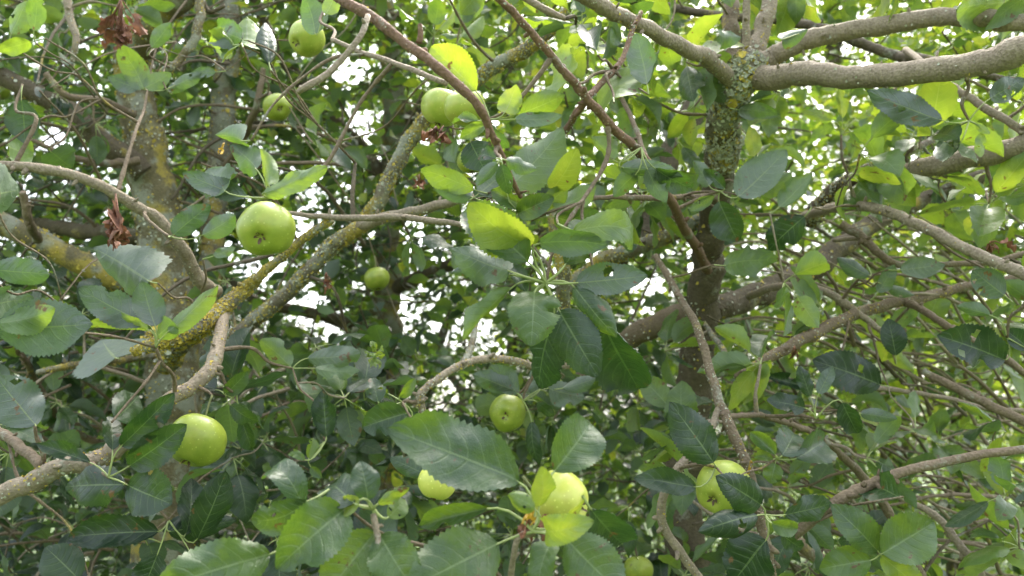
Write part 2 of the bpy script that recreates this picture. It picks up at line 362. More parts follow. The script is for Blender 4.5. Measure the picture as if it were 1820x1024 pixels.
def branch(tkey, pts, w, mat='brown', lichen=0.0, yellow=0.3, name='branch', rough=0.07, nodes=True, label=None):
    """pts: (px, py, depth) or ('w', x, y, z); w: widths in photo pixels at those points"""
    tr = TREES[tkey]; rows = []
    for p, wi in zip(pts, np.broadcast_to(w, (len(pts),)) if np.ndim(w) else [w] * len(pts)):
        if p[0] == 'w': rows.append([*p[1:4], wi * 0.5 * pts[1][2] / FPX])
        else: rows.append([*P(*p), wi * 0.5 * p[2] / FPX])
    rows = np.array(rows); L = np.linalg.norm(np.diff(rows[:, :3], axis=0), axis=1).sum(); rm = rows[:, 3].mean()
    n = int(np.clip(L / (len(pts) - 1) / max(rm * 0.55, 0.006), 4, 26))
    s = catmull(rows, n); path, rad = s[:, :3], np.clip(s[:, 3], 0.0008, None)
    seed = len(bpy.data.objects)
    r_ = np.random.default_rng(seed)
    # slow wander so no branch is a perfect spline
    k = len(path); wob = r_.normal(0, 1, (k, 3)); ker = np.hanning(9); ker /= ker.sum()
    for j in range(3): wob[:, j] = np.convolve(np.pad(wob[:, j], 4, 'edge'), ker, 'valid')
    path = path + wob * (rad[:, None] * 0.28)
    if nodes and rm < 0.02:                                       # swollen nodes and old bud scars
        for _ in range(max(1, int(L / 0.10))):
            c = r_.integers(0, k); rad = rad * (1 + r_.uniform(0.05, 0.16) * np.exp(-((np.arange(k) - c) / 1.3) ** 2))
    V, Q, uv = tube(path, rad, 12 if rm > 0.008 else 8, rough, seed)
    if nodes:                                       # knobbly buds and short stubs
        for _ in range(int(L / 0.055)):
            c = r_.integers(1, k - 1); tg = nrm(path[min(c + 1, k - 1)] - path[c - 1]); sd_ = r_.normal(size=3); sd_ = nrm(sd_ - (sd_ @ tg) * tg)
            bl = r_.uniform(0.004, 0.010) + rad[c] * 0.25; q0 = path[c] + sd_ * rad[c] * 0.7; ax = nrm(sd_ + tg * r_.uniform(-0.2, 0.9))
            rb = min(rad[c] * 0.55, r_.uniform(0.0018, 0.0040))
            V2, Q2, u2 = tube(np.array([q0, q0 + ax * bl * 0.45, q0 + ax * bl * 0.8, q0 + ax * bl * 1.05]), np.array([rb * 1.25, rb, rb * 0.9, rb * 0.35]), 6, 0.1, seed)
            Q = np.vstack([Q, Q2 + len(V)]); V = np.vstack([V, V2]); uv = np.vstack([uv, u2])
    loc = path[0]
    o = link(name, mk_mesh(name, V - loc, Q, [BARK[mat]], uv), tr.root, loc - tr.base)
    if label: o['label'] = label
    if lichen: lichen_flakes(o, path, rad, lichen, yellow, seed, loc)
    tr.skel.append(np.c_[path, rad]); return path
def twig(tkey, hub, maxlen=0.8, r0=0.0028, mat='brown', seed=0, behind=0.0):
    """short spur from the nearest branch of the tree to a leaf hub"""
    tr = TREES[tkey]; sk = np.vstack(tr.skel); hub = np.asarray(hub, float)
    dv = sk[:, :3] - hub; dist = np.linalg.norm(dv, axis=1)
    if behind: dist = dist + 5.0 * (((sk[:, :3] - CAM) @ FWD) < behind)
    i = int(np.argmin(dist))
    dist = np.linalg.norm(dv, axis=1)
    if dist[i] < 0.012: return
    r_ = np.random.default_rng(seed); q = sk[i, :3]; h = dist[i]
    m1 = q + (hub - q) * 0.35 + r_.normal(0, 0.065, 3) * h + np.array([0, 0, 0.04 * h]); m2 = q + (hub - q) * 0.7 + r_.normal(0, 0.045, 3) * h
    s = catmull(np.array([q, m1, m2, hub]), max(4, min(10, int(h / 0.02))))
    rad = np.linspace(min(r0 * 1.5, sk[i, 3] * 0.8), r0 * 0.8, len(s)) * (1 + 0.12 * r_.normal(size=len(s)))
    V, Q, uv = tube(s, rad, 6, 0.06, seed)
    link('twig', mk_mesh('twig', V - q, Q, [BARK[mat]], uv), tr.root, q - tr.base)
    tr.skel.append(np.c_[s, rad][2:])

# ================================================================== the place
gm, gt = newmat('ground_grass'); go = N(gt, 'ShaderNodeOutputMaterial'); gp = N(gt, 'ShaderNodeBsdfPrincipled')
gpos = N(gt, 'ShaderNodeNewGeometry').outputs['Position']
gc = ramp(gt, noise(gt, 3.0, 6, gpos), [(0.3, (0.035, 0.055, 0.018)), (0.55, (0.06, 0.10, 0.025)), (0.75, (0.10, 0.11, 0.045))])
lk(gt, gc, gp.inputs['Base Color']); gp.inputs['Roughness'].default_value = 0.95; lk(gt, gp.outputs[0], go.inputs[0])
n_ = 60; gx = np.sign(np.linspace(-1, 1, n_)) * np.abs(np.linspace(-1, 1, n_)) ** 3 * 900
GX, GY = np.meshgrid(gx, gx + 6); GZ = 0.05 * np.sin(GX * 0.7) * np.cos(GY * 0.6) * np.exp(-(GX ** 2 + GY ** 2) / 900) - 0.05
g = link('ground', mk_mesh('ground', np.stack([GX, GY, GZ], -1).reshape(-1, 3), grid_quads(n_, n_), [gm])); g['kind'] = 'structure'

def gbase(px, py, d):
    p = P(px, py, d); return np.array([p[0], p[1], -0.05])
TL, TR_, TB = gbase(300, 700, 2.0), gbase(1225, 800, 1.75), gbase(690, 500, 3.1)
Tree('L', TL, 'old apple tree with lichened forked trunk and hanging brown withered leaves, left half')
Tree('R', TR_, 'apple tree with crusty grey forked trunk and long bare boughs, right half')
Tree('B', TB, 'apple tree with plain dark trunk standing behind the small round apple, mid left')

B = branch
# --- tree behind
B('B', [('w', *TB), (688, 700, 3.1), (690, 560, 3.1), (686, 450, 3.1), (690, 340, 3.1), (700, 220, 3.0), (690, 60, 3.0), (660, -160, 3.0)], [74, 58, 50, 46, 44, 42, 36, 26], 'mossy', name='trunk')
B('B', [(692, 330, 3.1), (640, 260, 3.0), (560, 180, 2.9), (480, 60, 2.9), (430, -60, 2.8)], [34, 30, 26, 20, 14], 'dark')
B('B', [(696, 250, 3.05), (780, 170, 3.0), (900, 120, 2.9), (1010, 20, 2.9)], [30, 26, 20, 14], 'dark')
B('B', [(690, 520, 3.1), (800, 470, 3.0), (930, 440, 2.8), (1060, 380, 2.8)], [26, 22, 18, 12], 'dark')
B('B', [(686, 600, 3.1), (580, 560, 3.0), (470, 540, 2.9), (380, 470, 2.9)], [26, 22, 18, 12], 'dark')
# --- left tree
B('L', [('w', *TL), (312, 900, 2.0), (308, 740, 2.0), (302, 620, 2.0), (294, 500, 2.0), (282, 400, 2.0), (266, 300, 2.0), (246, 205, 2.0), (238, 120, 2.0), (262, 55, 1.95), (310, -5, 1.9), (360, -80, 1.85)], [130, 104, 96, 90, 86, 82, 74, 64, 60, 62, 60, 56], 'mossy', 0.9, 0.55, 'trunk', 0.06)
B('L', [(330, 640, 2.06), (362, 540, 2.1), (374, 440, 2.15), (388, 320, 2.2), (396, 220, 2.2), (402, 130, 2.2), (408, 40, 2.2), (415, -60, 2.2)], [46, 42, 40, 40, 42, 40, 36, 30], 'lichen', 1.0, 0.4, 'stem')
B('L', [(262, 312, 1.95), (200, 262, 1.92), (130, 208, 1.9), (50, 158, 1.88), (-60, 110, 1.85)], [40, 38, 36, 34, 30], 'dark', 0.15)
B('L', [(292, 545, 1.96), (215, 500, 1.9), (150, 466, 1.86), (80, 432, 1.85), (0, 396, 1.82), (-90, 360, 1.8)], [42, 42, 42, 42, 40, 36], 'mossy', 0.35, 0.8)
B('L', [(270, 420, 2.1), (180, 412, 2.2), (90, 404, 2.3), (-30, 385, 2.4)], [30, 28, 26, 24], 'dark')
B('L', [(385, 520, 1.30), (358, 498, 1.27), (332, 458, 1.24), (295, 402, 1.2), (232, 360, 1.16), (150, 318, 1.12), (60, 297, 1.1), (-40, 294, 1.08)], [24, 24, 23, 22, 20, 19, 18, 18], 'smooth', 0.06, 0.2)
B('L', [(300, 640, 1.85), (318, 605, 1.55), (352, 580, 1.38), (398, 546, 1.28), (432, 515, 1.25), (480, 476, 1.24), (540, 424, 1.22), (590, 392, 1.2)], [40, 40, 36, 26, 20, 15, 14, 12], 'lichen', 1.6, 0.8)
B('L', [(252, 612, 1.4), (290, 598, 1.4), (330, 588, 1.4), (365, 572, 1.36)], [22, 34, 40, 36], 'lichen', 4.0, 0.95, name='spur')
B('L', [(238, 628, 1.12), (270, 612, 1.12), (305, 600, 1.13), (350, 582, 1.15), (398, 546, 1.22), (436, 514, 1.25), (470, 488, 1.26)], [14, 24, 30, 30, 26, 22, 12], 'lichen', 4.5, 0.92, label='crooked spur crusted with mustard yellow lichen')
B('L', [(400, 542, 1.26), (390, 600, 1.14), (380, 645, 1.08), (345, 685, 1.04), (300, 712, 1.02), (240, 770, 1.0), (180, 812, 0.98), (110, 830, 0.96), (40, 865, 0.95), (-40, 900, 0.94)], [22, 23, 25, 26, 28, 31, 33, 34, 34, 34], 'smooth', 0.22, 0.6)
B('L', [(-30, 745, 1.1), (30, 790, 1.02), (75, 828, 0.97)], [16, 18, 20], 'brown')
B('L', [(392, 612, 1.6), (450, 572, 1.58), (520, 510, 1.55), (585, 445, 1.52), (645, 395, 1.5), (690, 325, 1.5), (735, 240, 1.5), (790, 180, 1.48), (865, 128, 1.46), (945, 80, 1.44), (1010, 20, 1.42)], [26, 26, 26, 27, 28, 26, 26, 24, 26, 24, 18], 'lichen', 1.3, 0.5)
B('L', [(500, 378, 1.2), (560, 384, 1.2), (625, 388, 1.18), (700, 386, 1.15), (770, 392, 1.12), (835, 402, 1.1)], [7, 10, 12, 12, 12, 8], 'smooth')
B('L', [(640, 402, 1.45), (700, 384, 1.4), (770, 368, 1.36), (840, 350, 1.32)], [22, 20, 18, 12], 'smooth', 0.15)
B('L', [(628, 392, 1.2), (627, 340, 1.22), (632, 290, 1.25)], [9, 8, 6], 'dark', name='spur')
B('L', [(690, 125, 1.5), (760, 120, 1.5), (620, 85, 0.95)][::-1][:2] + [(700, 112, 0.92), (792, 147, 0.86)], [8, 9, 10, 10], 'smooth') if False else None
B('L', [(590, 70, 0.98), (640, 92, 0.95), (705, 113, 0.9), (792, 148, 0.84)], [8, 9, 10, 11], 'smooth')
B('L', [(120, -30, 1.6), (122, 25, 1.58), (136, 70, 1.56), (128, 110, 1.56)], [14, 14, 12, 7], 'smooth', 0.2)
B('L', [(355, -30, 1.7), (352, 50, 1.66), (320, 105, 1.64), (290, 128, 1.64), (250, 150, 1.9)], [14, 16, 13, 13, 16], 'mossy', 0.3, 0.5)
B('L', [(355, -20, 1.7), (370, 20, 1.7), (400, 10, 1.7)], [10, 9, 6], 'dark', name='twig')
B('L', [(80, 130, 1.7), (120, 170, 1.72), (185, 182, 1.8), (240, 205, 1.9)], [10, 12, 14, 16], 'brown', 0.1)
B('L', [(60, 250, 1.7), (130, 280, 1.75), (190, 290, 1.85), (250, 285, 1.9)], [8, 11, 13, 14], 'brown')
B('L', [(40, 340, 1.5), (52, 395, 1.55), (66, 425, 1.75)], [12, 15, 16], 'brown', name='spur')
B('L', [(470, 120, 1.9), (455, 190, 1.9), (430, 250, 2.0), (395, 310, 2.1)], [9, 12, 13, 14], 'brown')
B('L', [(66, 662, 1.5), (130, 650, 1.6), (210, 640, 1.7), (290, 630, 1.9)], [10, 13, 13, 14], 'mossy', 0.3, 0.9)
B('L', [(30, 620, 1.6), (50, 650, 1.7), (70, 690, 1.8), (120, 760, 2.0), (200, 800, 2.1)], [8, 12, 12, 12, 14], 'brown')
# --- reddish near bough, top centre (left tree)
B('L', [(560, -40, 0.9), (612, 2, 0.86), (662, 30, 0.84), (722, 76, 0.82), (788, 129, 0.8), (849, 188, 0.8), (876, 240, 0.82), (900, 296, 0.84), (925, 350, 0.88)], [20, 20, 20, 19, 18, 17, 14, 11, 8], 'red', 0.03, 0.1, label='reddish brown bough crossing the top centre')
B('L', [(654, 30, 0.83), (642, 62, 0.81), (618, 94, 0.8), (582, 130, 0.79), (545, 154, 0.78), (528, 166, 0.78)], [11, 11, 11, 11, 13, 9], 'smooth', name='snapped_twig', label='bare snapped twig with an orange broken end'); TREES['L'].skel.pop()
B('L', [(745, 78, 0.82), (748, 58, 0.82), (747, 44, 0.82)], [12, 9, 8], 'red', name='spur')
# --- right tree
B('R', [('w', *TR_), (1212, 1000, 1.75), (1218, 860, 1.75), (1228, 760, 1.74), (1236, 660, 1.72), (1248, 560, 1.7), (1258, 470, 1.66), (1266, 400, 1.6), (1280, 300, 1.5), (1284, 215, 1.42), (1312, 148, 1.35)], [90, 74, 68, 64, 62, 58, 54, 52, 52, 52, 54], 'dark', 0.12, 0.4, 'trunk', label='trunk, dark below and crusted with grey lichen near the fork')
B('R', [(1281, 298, 1.485), (1284, 250, 1.45), (1284, 212, 1.41), (1300, 168, 1.36), (1322, 130, 1.34), (1340, 108, 1.34)], [50, 57, 57, 60, 62, 50], 'lichen', 6.0, 0.18, 'lichen_collar')
B('R', [(1322, 142, 1.35), (1390, 136, 1.28), (1460, 133, 1.22), (1560, 134, 1.16), (1680, 121, 1.1), (1760, 106, 1.06), (1830, 86, 1.03), (1960, 40, 1.0)], [46, 42, 41, 42, 44, 46, 48, 50], 'smooth', 0.04, 0.1, label='thick pale bare bough running to the top right')
B('R', [(1345, 118, 1.36), (1390, 92, 1.34), (1440, 70, 1.32), (1510, 53, 1.3), (1620, 38, 1.26), (1730, 32, 1.22), (1810, 40, 1.2), (1920, 30, 1.18)], [36, 35, 34, 33, 33, 31, 30, 28], 'smooth', 0.05, 0.1)
B('R', [(1336, 112, 1.38), (1352, 60, 1.4), (1366, 10, 1.42), (1380, -80, 1.45)], [36, 30, 28, 26], 'smooth', 0.1, 0.3)
B('R', [(1300, 130, 1.5), (1298, 70, 1.55), (1300, 0, 1.6), (1306, -90, 1.65)], [34, 30, 28, 24], 'brown', 0.2, 0.4)
B('R', [(1328, 108, 1.36), (1326, 50, 1.36), (1330, -40, 1.36)], [18, 14, 12], 'smooth', 0.05)
B('R', [(1302, 148, 1.34), (1268, 114, 1.28), (1232, 92, 1.22), (1130, 42, 1.12), (1050, 2, 1.06), (960, -50, 1.0)], [30, 28, 28, 27, 27, 26], 'smooth', 0.08, 0.2)
B('R', [(1258, 480, 1.62), (1215, 400, 1.3), (1150, 288, 1.02), (1092, 230, 0.97), (1040, 172, 0.94), (1000, 122, 0.92), (945, 60, 0.9), (890, 0, 0.88), (850, -50, 0.87)], [18, 17, 17, 16, 16, 15, 14, 14, 14], 'red', 0.05, 0.1)
B('R', [(1140, 20, 1.1), (1122, 60, 1.08), (1104, 108, 1.05), (1066, 152, 1.0), (1045, 172, 0.97), (1022, 205, 1.0), (1002, 238, 1.03)], [8, 9, 11, 12, 13, 13, 12], 'red', 0.2, 0.2)
B('R', [(905, -20, 1.15), (960, 12, 1.15), (1005, 34, 1.15)], [12, 13, 9], 'smooth')
B('R', [(1090, 150, 1.2), (1110, 185, 1.2), (1130, 230, 1.15), (1150, 285, 1.08)], [7, 8, 9, 10], 'brown', name='twig')
B('R', [(1152, 440, 2.1), (1168, 340, 2.15), (1202, 258, 2.2), (1232, 200, 2.25), (1290, 150, 2.3), (1330, 60, 2.3)], [40, 42, 44, 44, 40, 34], 'dark', 0.05)
B('R', [(1105, 470, 1.9), (1120, 400, 1.95), (1145, 335, 2.0), (1165, 300, 2.1)], [22, 24, 24, 22], 'dark', 0.2)
B('R', [(1270, 382, 1.62), (1212, 408, 1.66), (1135, 440, 1.7), (1060, 470, 1.75), (1005, 520, 1.8)], [24, 26, 28, 26, 22], 'lichen', 0.5, 0.7)
B('R', [(1248, 548, 1.72), (1182, 572, 1.75), (1140, 588, 1.8), (1092, 616, 1.85), (1030, 680, 1.9)], [44, 42, 40, 36, 28], 'brown', 0.15, 0.3)
B('R', [(1250, 560, 1.72), (1290, 545, 1.78), (1340, 526, 1.84), (1400, 497, 1.9), (1452, 474, 1.95), (1496, 436, 2.0), (1545, 402, 2.05), (1646, 352, 2.1), (1780, 300, 2.1), (1950, 250, 2.1)], [48, 46, 42, 40, 40, 38, 34, 28, 24, 20], 'dark', 0.12, 0.4)
B('R', [(1330, 528, 1.7), (1370, 512, 1.6), (1420, 508, 1.5), (1470, 520, 1.45), (1520, 552, 1.42), (1570, 592, 1.4)], [14, 14, 14, 14, 13, 10], 'smooth', 0.1)
B('R', [(1310, 670, 1.3), (1345, 650, 1.32), (1400, 618, 1.35), (1450, 592, 1.38), (1515, 560, 1.42), (1606, 536, 1.46), (1700, 515, 1.5), (1830, 490, 1.5)], [14, 18, 20, 21, 21, 20, 17, 14], 'brown', 0.25, 0.6)
B('R', [(1606, 534, 1.46), (1650, 558, 1.4), (1700, 590, 1.35), (1790, 640, 1.3), (1850, 690, 1.3)], [14, 13, 13, 12, 12], 'brown')
B('R', [(1430, 385, 1.6), (1475, 370, 1.4), (1540, 367, 1.25), (1590, 382, 1.2), (1650, 408, 1.15), (1735, 452, 1.1), (1830, 492, 1.05), (1920, 540, 1.0)], [16, 17, 18, 19, 19, 20, 21, 22], 'smooth', 0.04, label='long bare bough arching down to the right edge')
B('R', [(1440, 390, 1.7), (1478, 345, 1.6), (1530, 312, 1.52), (1600, 275, 1.55), (1660, 250, 1.65), (1720, 235, 1.7)], [30, 28, 26, 20, 10, 4], 'dark', 0.8, 0.3)
B('R', [(1500, 352, 1.58), (1555, 325, 1.44), (1600, 314, 1.36), (1660, 298, 1.3), (1740, 278, 1.25), (1830, 255, 1.2), (1930, 220, 1.15)], [20, 28, 33, 36, 38, 38, 38], 'smooth', 0.06, 0.1)
B('R', [(1610, 90, 1.5), (1680, 145, 1.3), (1745, 188, 1.25), (1830, 240, 1.2)], [12, 13, 14, 14], 'smooth')
B('R', [(1180, 12, 1.95), (1290, 30, 1.85), (1400, 38, 1.78), (1480, 58, 1.72), (1580, 95, 1.68), (1680, 112, 1.6), (1780, 140, 1.6), (1880, 150, 1.6)], [14, 15, 16, 18, 18, 16, 12, 10], 'dark')
B('R', [(1495, 400, 1.5), (1530, 420, 1.48), (1560, 450, 1.46), (1600, 470, 1.45), (1680, 470, 1.45), (1770, 465, 1.45), (1840, 445, 1.45)], [16, 16, 14, 12, 11, 11, 11], 'brown')
B('R', [(1480, 428, 1.55), (1540, 428, 1.5), (1585, 480, 1.48), (1640, 465, 1.46)][:3], [8, 9, 9], 'smooth', name='twig')
B('R', [(1165, 455, 1.3), (1195, 505, 1.25), (1232, 565, 1.2), (1258, 640, 1.16), (1278, 712, 1.12), (1300, 760, 1.1), (1328, 830, 1.08), (1352, 920, 1.06), (1368, 1000, 1.05), (1380, 1090, 1.04)], [11, 12, 14, 16, 18, 20, 18, 18, 19, 20], 'brown', 0.2, 0.1)
B('R', [(1282, 716, 1.12), (1264, 760, 1.1), (1228, 805, 1.08), (1186, 862, 1.06), (1176, 920, 1.06), (1210, 985, 1.06), (1260, 1050, 1.06)], [14, 14, 14, 15, 16, 16, 16], 'smooth', 0.1)
B('R', [(1250, 572, 1.68), (1275, 608, 1.48), (1300, 642, 1.34), (1335, 656, 1.32)], [8, 9, 10, 9], 'lichen', 0.4)
B('R', [(1290, 742, 1.12), (1345, 738, 1.2), (1400, 752, 1.25), (1455, 776, 1.3), (1500, 815, 1.35), (1560, 880, 1.4), (1620, 990, 1.45), (1660, 1080, 1.5)], [10, 10, 11, 12, 14, 16, 17, 18], 'brown')
B('R', [(1400, 960, 1.02), (1470, 905, 1.0), (1535, 866, 1.0), (1600, 840, 1.0), (1680, 820, 1.0), (1780, 803, 1.0), (1880, 790, 1.0)], [18, 20, 19, 18, 17, 15, 14], 'brown')
B('R', [(1530, 688, 1.4), (1600, 695, 1.4), (1680, 708, 1.4), (1770, 728, 1.4), (1860, 730, 1.4)], [8, 9, 9, 9, 9], 'smooth', name='twig')
B('R', [(1640, 660, 1.35), (1700, 690, 1.32), (1770, 725, 1.3), (1850, 765, 1.28)], [14, 16, 18, 18], 'brown')
B('R', [(1590, 880, 1.3), (1660, 915, 1.28), (1700, 960, 1.26), (1750, 1030, 1.24)], [9, 13, 15, 16], 'smooth')
B('R', [(1390, 960, 1.25), (1430, 970, 1.3), (1470, 1010, 1.3), (1500, 1060, 1.3)], [24, 24, 22, 20], 'brown')
B('R', [(1000, 640, 1.4), (1003, 560, 1.4), (1000, 480, 1.35), (985, 400, 1.35), (980, 340, 1.35)], [20, 22, 24, 20, 14], 'lichen', 0.8, 0.5)
B('R', [(752, 735, 1.02), (748, 700, 1.02), (792, 664, 1.05), (850, 641, 1.1), (905, 640, 1.15), (950, 652, 1.25), (1010, 650, 1.4)], [13, 14, 14, 14, 14, 13, 12], 'smooth', 0.4, 0.3)
B('R', [(826, 648, 1.1), (838, 610, 1.15), (848, 560, 1.2)], [14, 12, 8], 'lichen', 0.6, 0.2)
B('R', [(1052, 352, 1.15), (1110, 350, 1.18), (1160, 352, 1.2), (1225, 350, 1.3), (1275, 350, 1.5)], [8, 10, 11, 11, 12], 'brown')
# low bough that carries the nearest sprays, mostly below the frame
B('R', [(1210, 1075, 1.75), (1120, 1110, 1.3), (1000, 1110, 0.85), (905, 1085, 0.72), (760, 1095, 0.66), (620, 1110, 0.64), (450, 1120, 0.62), (300, 1150, 0.62)], [36, 32, 28, 26, 24, 22, 20, 16], 'brown', 0.1)
B('R', [(905, 1080, 0.72), (908, 1020, 0.70), (920, 960, 0.69), (948, 945, 0.70)], [12, 11, 11, 16], 'smooth', name='shoot')
B('R', [(690, 1100, 0.65), (672, 1000, 0.66), (672, 955, 0.67), (664, 915, 0.68)], [12, 11, 11, 12], 'smooth', name='shoot')

# ------------------------------------------------------------------ hero leaves: clusters of (base x, base y, tip x, tip y, ratio, roll, tint, bend, depth shift of tip)
HUBS = []
def cluster(tkey, hx, hy, d, rows, spur=True, **kw):
    hub = P(hx, hy, d); HUBS.append((hx, hy, d))
    if spur: twig(tkey, hub, r0=0.0022, seed=int(hx * 7 + hy))
    for k, r in enumerate(rows):
        bx, by, tx, ty, ratio, roll, tint, bend, dd = r[:9]
        sd = int(bx * 13 + by * 7 + tx) % 100000; r_ = np.random.default_rng(sd)
        b = P(bx, by, d - 0.005 + r_.uniform(-0.01, 0.01)); t = P(tx, ty, d + dd + r_.uniform(-0.012, 0.012))
        h_ = hub
        if np.linalg.norm(b - hub) > 0.05:
            h_ = b - nrm(t - b) * 0.018 + np.array([0, 0.006, 0.004])
            if spur: twig(tkey, h_, r0=0.0016, seed=sd, behind=d + 0.06)
        mid = (b + t) / 2; big = math.hypot(tx - bx, ty - by)
        add_leaf(TREES[tkey], b, t, CAM - mid, math.radians(roll), max(0.0, tint - 0.04), hub=h_, nl=40 if big > 70 else 26, nw=5 if big > 70 else 4, cup=0.0 if len(r) > 9 else r_.normal(0, 0.75), lump=r_.uniform(0.009, 0.024), holes=int(r_.random() < 0.22) * r_.integers(1, 3),
                 ratio=min(1.0, ratio * 1.04), bend=bend * r_.uniform(0.7, 2.0), fold=r[9] if len(r) > 9 else r_.uniform(0.12, 0.5), wave=r_.uniform(0.02, 0.07), serr=0.045, bite=int(r_.random() < 0.3), seed=sd, prio=1.0, twist=r_.normal(0, 0.25), **kw)
# central rosette
cluster('R', 970, 503, 0.86, [
    (938, 465, 822, 378, .56, 12, .48, .7, .02), (942, 438, 832, 360, .6, -22, .86, .6, -.03), (958, 432, 1080, 436, .5, 205, .3, .5, -.03), (1018, 410, 1116, 440, .52, -25, .66, 1.5, .02),
    (1024, 503, 1152, 490, .54, 172, .12, .35, .0), (1020, 509, 1096, 600, .62, 10, .42, .5, -.02), (994, 552, 1064, 670, .62, 6, .25, .3, -.03), (950, 520, 944, 616, .85, 0, .62, .6, -.05),
    (985, 562, 958, 690, .6, 30, .04, .3, .05), (1070, 570, 1135, 690, .6, 20, .06, .3, .08), (908, 512, 822, 606, .42, 150, .66, .5, .0), (905, 482, 796, 440, .5, 195, .4, .6, .03),
    (900, 488, 802, 486, .5, 170, .22, .5, .05), (935, 520, 895, 470, .5, 30, .35, .8, .04), (1005, 470, 1040, 395, .5, 20, .5, .8, .05)], pr=0.0013)
# above the rosette
cluster('R', 945, 392, 0.98, [(905, 332, 1000, 226, .55, 158, .55, .5, .02), (982, 336, 1026, 262, .52, 20, .88, .5, -.04), (842, 337, 747, 300, .5, 165, .62, .6, .0), (838, 350, 762, 312, .5, 190, .25, .5, .03),
    (850, 345, 902, 300, .7, 170, .28, .5, .03), (935, 372, 872, 338, .6, 10, .55, .6, .0), (960, 372, 1008, 332, .7, 20, .68, .5, .0), (985, 370, 1060, 330, .6, 160, .62, .5, .0), (920, 380, 985, 350, .6, 0, .5, .7, -.02), (985, 385, 1075, 395, .5, 30, .45, .6, .03)])
cluster('R', 870, 212, 0.9, [(846, 162, 766, 82, .66, 8, .84, .4, .0), (897, 200, 918, 150, .75, 170, .9, .4, .0), (918, 204, 1005, 168, .5, 15, .62, .6, -.01), (915, 212, 1000, 205, .42, 150, .5, .5, .0), (836, 252, 862, 304, .95, 0, .0, .3, .0, .15),
    (860, 224, 818, 246, .6, 10, .62, .8, .0), (872, 225, 905, 262, .6, 30, .4, .6, .0), (850, 215, 800, 222, .5, 60, .45, .6, .0)])
cluster('L', 890, 282, 0.79, [(885, 290, 848, 330, .55, 165, .3, .5, .0), (893, 292, 905, 345, .55, 12, .25, .5, -.01), (900, 285, 955, 300, .5, 165, .4, .5, .02), (882, 282, 850, 275, .5, 20, .2, .5, .02)])
cluster('R', 1140, 262, 0.97, [(1105, 298, 1214, 314, .34, 190, .3, .5, 0), (1150, 300, 1185, 360, .55, 165, .3, .5, .0), (1130, 310, 1090, 350, .6, 165, .4, .5, .02), (1165, 300, 1230, 335, .5, 20, .2, .5, .03), (1090, 285, 1050, 245, .7, 160, .62, .5, .02), (1150, 150, 1130, 60, .5, 165, .3, .4, .05), (1060, 90, 1045, 55, .5, 10, .1, .4, .05), (1090, 175, 1075, 120, .6, 160, .74, .5, .1), (1010, 140, 975, 100, .6, 160, .8, .4, .1)])
cluster('L', 575, 20, 1.1, [(560, 60, 540, -10, .65, 160, .3, .5, 0), (580, 25, 600, -20, .6, 160, .7, .4, 0), (478, 112, 472, 40, .5, 15, .22, .4, 0.05), (430, 78, 438, 30, .55, 160, .8, .3, 0.1), (430, 70, 380, 50, .45, 180, .3, .4, .1), (415, 80, 372, 78, .4, 160, .7, .4, .1)])
cluster('L', 262, 160, 1.35, [(255, 158, 206, 78, .5, 160, .5, .4, 0), (258, 156, 305, 130, .62, 165, .48, .4, 0), (248, 157, 190, 136, .5, 190, .15, .5, 0), (270, 85, 305, 40, .5, 190, .35, .4, 0), (310, 152, 360, 128, .5, 160, .42, .4, 0), (383, 128, 340, 130, .45, 200, .2, .4, 0), (300, 158, 335, 145, .6, 160, .35, .4, 0)])
cluster('L', 40, 150, 1.15, [(38, 178, 44, 256, .95, 190, .05, .3, 0), (55, 75, -5, 92, .5, 160, .66, .4, 0), (20, 60, 48, 0, .6, 160, .5, .4, 0), (60, 55, 66, -10, .55, 160, .45, .4, 0), (15, 260, 60, 275, .7, 160, .5, .4, .1), (90, 270, 128, 300, .55, 195, .2, .4, .1)])
# around the big apple
cluster('L', 480, 352, 0.88, [(478, 328, 463, 262, .5, 160, .75, .4, 0), (468, 343, 582, 296, .36, 150, .66, .5, -.02), (440, 350, 324, 307, .42, 195, .1, .6, .0), (455, 300, 408, 258, .55, 160, .35, .5, .05), (430, 250, 382, 240, .5, 160, .4, .5, .05), (400, 340, 370, 300, .6, 170, .45, .5, .06)])
cluster('L', 277, 618, 0.95, [(262, 576, 140, 512, .45, 190, .12, .5, .0), (276, 580, 252, 500, .68, 188, .14, .4, .0), (264, 586, 148, 578, .28, 150, .7, .5, .0), (278, 600, 306, 570, .8, 160, .55, .7, -.02), (298, 590, 388, 507, .36, 155, .7, .5, .0)])
cluster('L', -30, 570, 0.82, [(-6, 588, 165, 576, .62, 186, .02, .25, .0), (-5, 575, 98, 548, .42, 158, .68, .9, -.03), (-20, 480, 88, 488, .42, 196, .12, .4, .0), (-15, 350, 35, 338, .6, 190, .2, .4, .1), (-20, 545, 60, 530, .5, 190, .25, .4, .05)])
cluster('L', 300, 420, 1.1, [(308, 418, 374, 364, .52, 192, .1, .4, 0), (360, 418, 418, 382, .6, 165, .4, .5, 0), (265, 500, 165, 440, .6, 170, .25, .3, .1), (380, 455, 418, 440, .5, 160, .5, .3, 0)])
cluster('L', 385, 670, 1.2, [(378, 664, 378, 596, .62, 185, .22, .3, 0), (205, 636, 180, 604, .9, 190, .2, .2, .1)], spur=False)
cluster('L', 520, 655, 1.15, [(516, 652, 462, 604, .6, 165, .55, .4, 0), (546, 637, 642, 628, .46, 168, .3, .4, 0), (560, 655, 640, 658, .4, 150, .55, .4, 0), (540, 700, 600, 690, .5, 165, .4, .4, .1)])
cluster('L', 62, 758, 0.95, [(64, 756, -8, 668, .72, 190, .06, .3, 0)], spur=True)
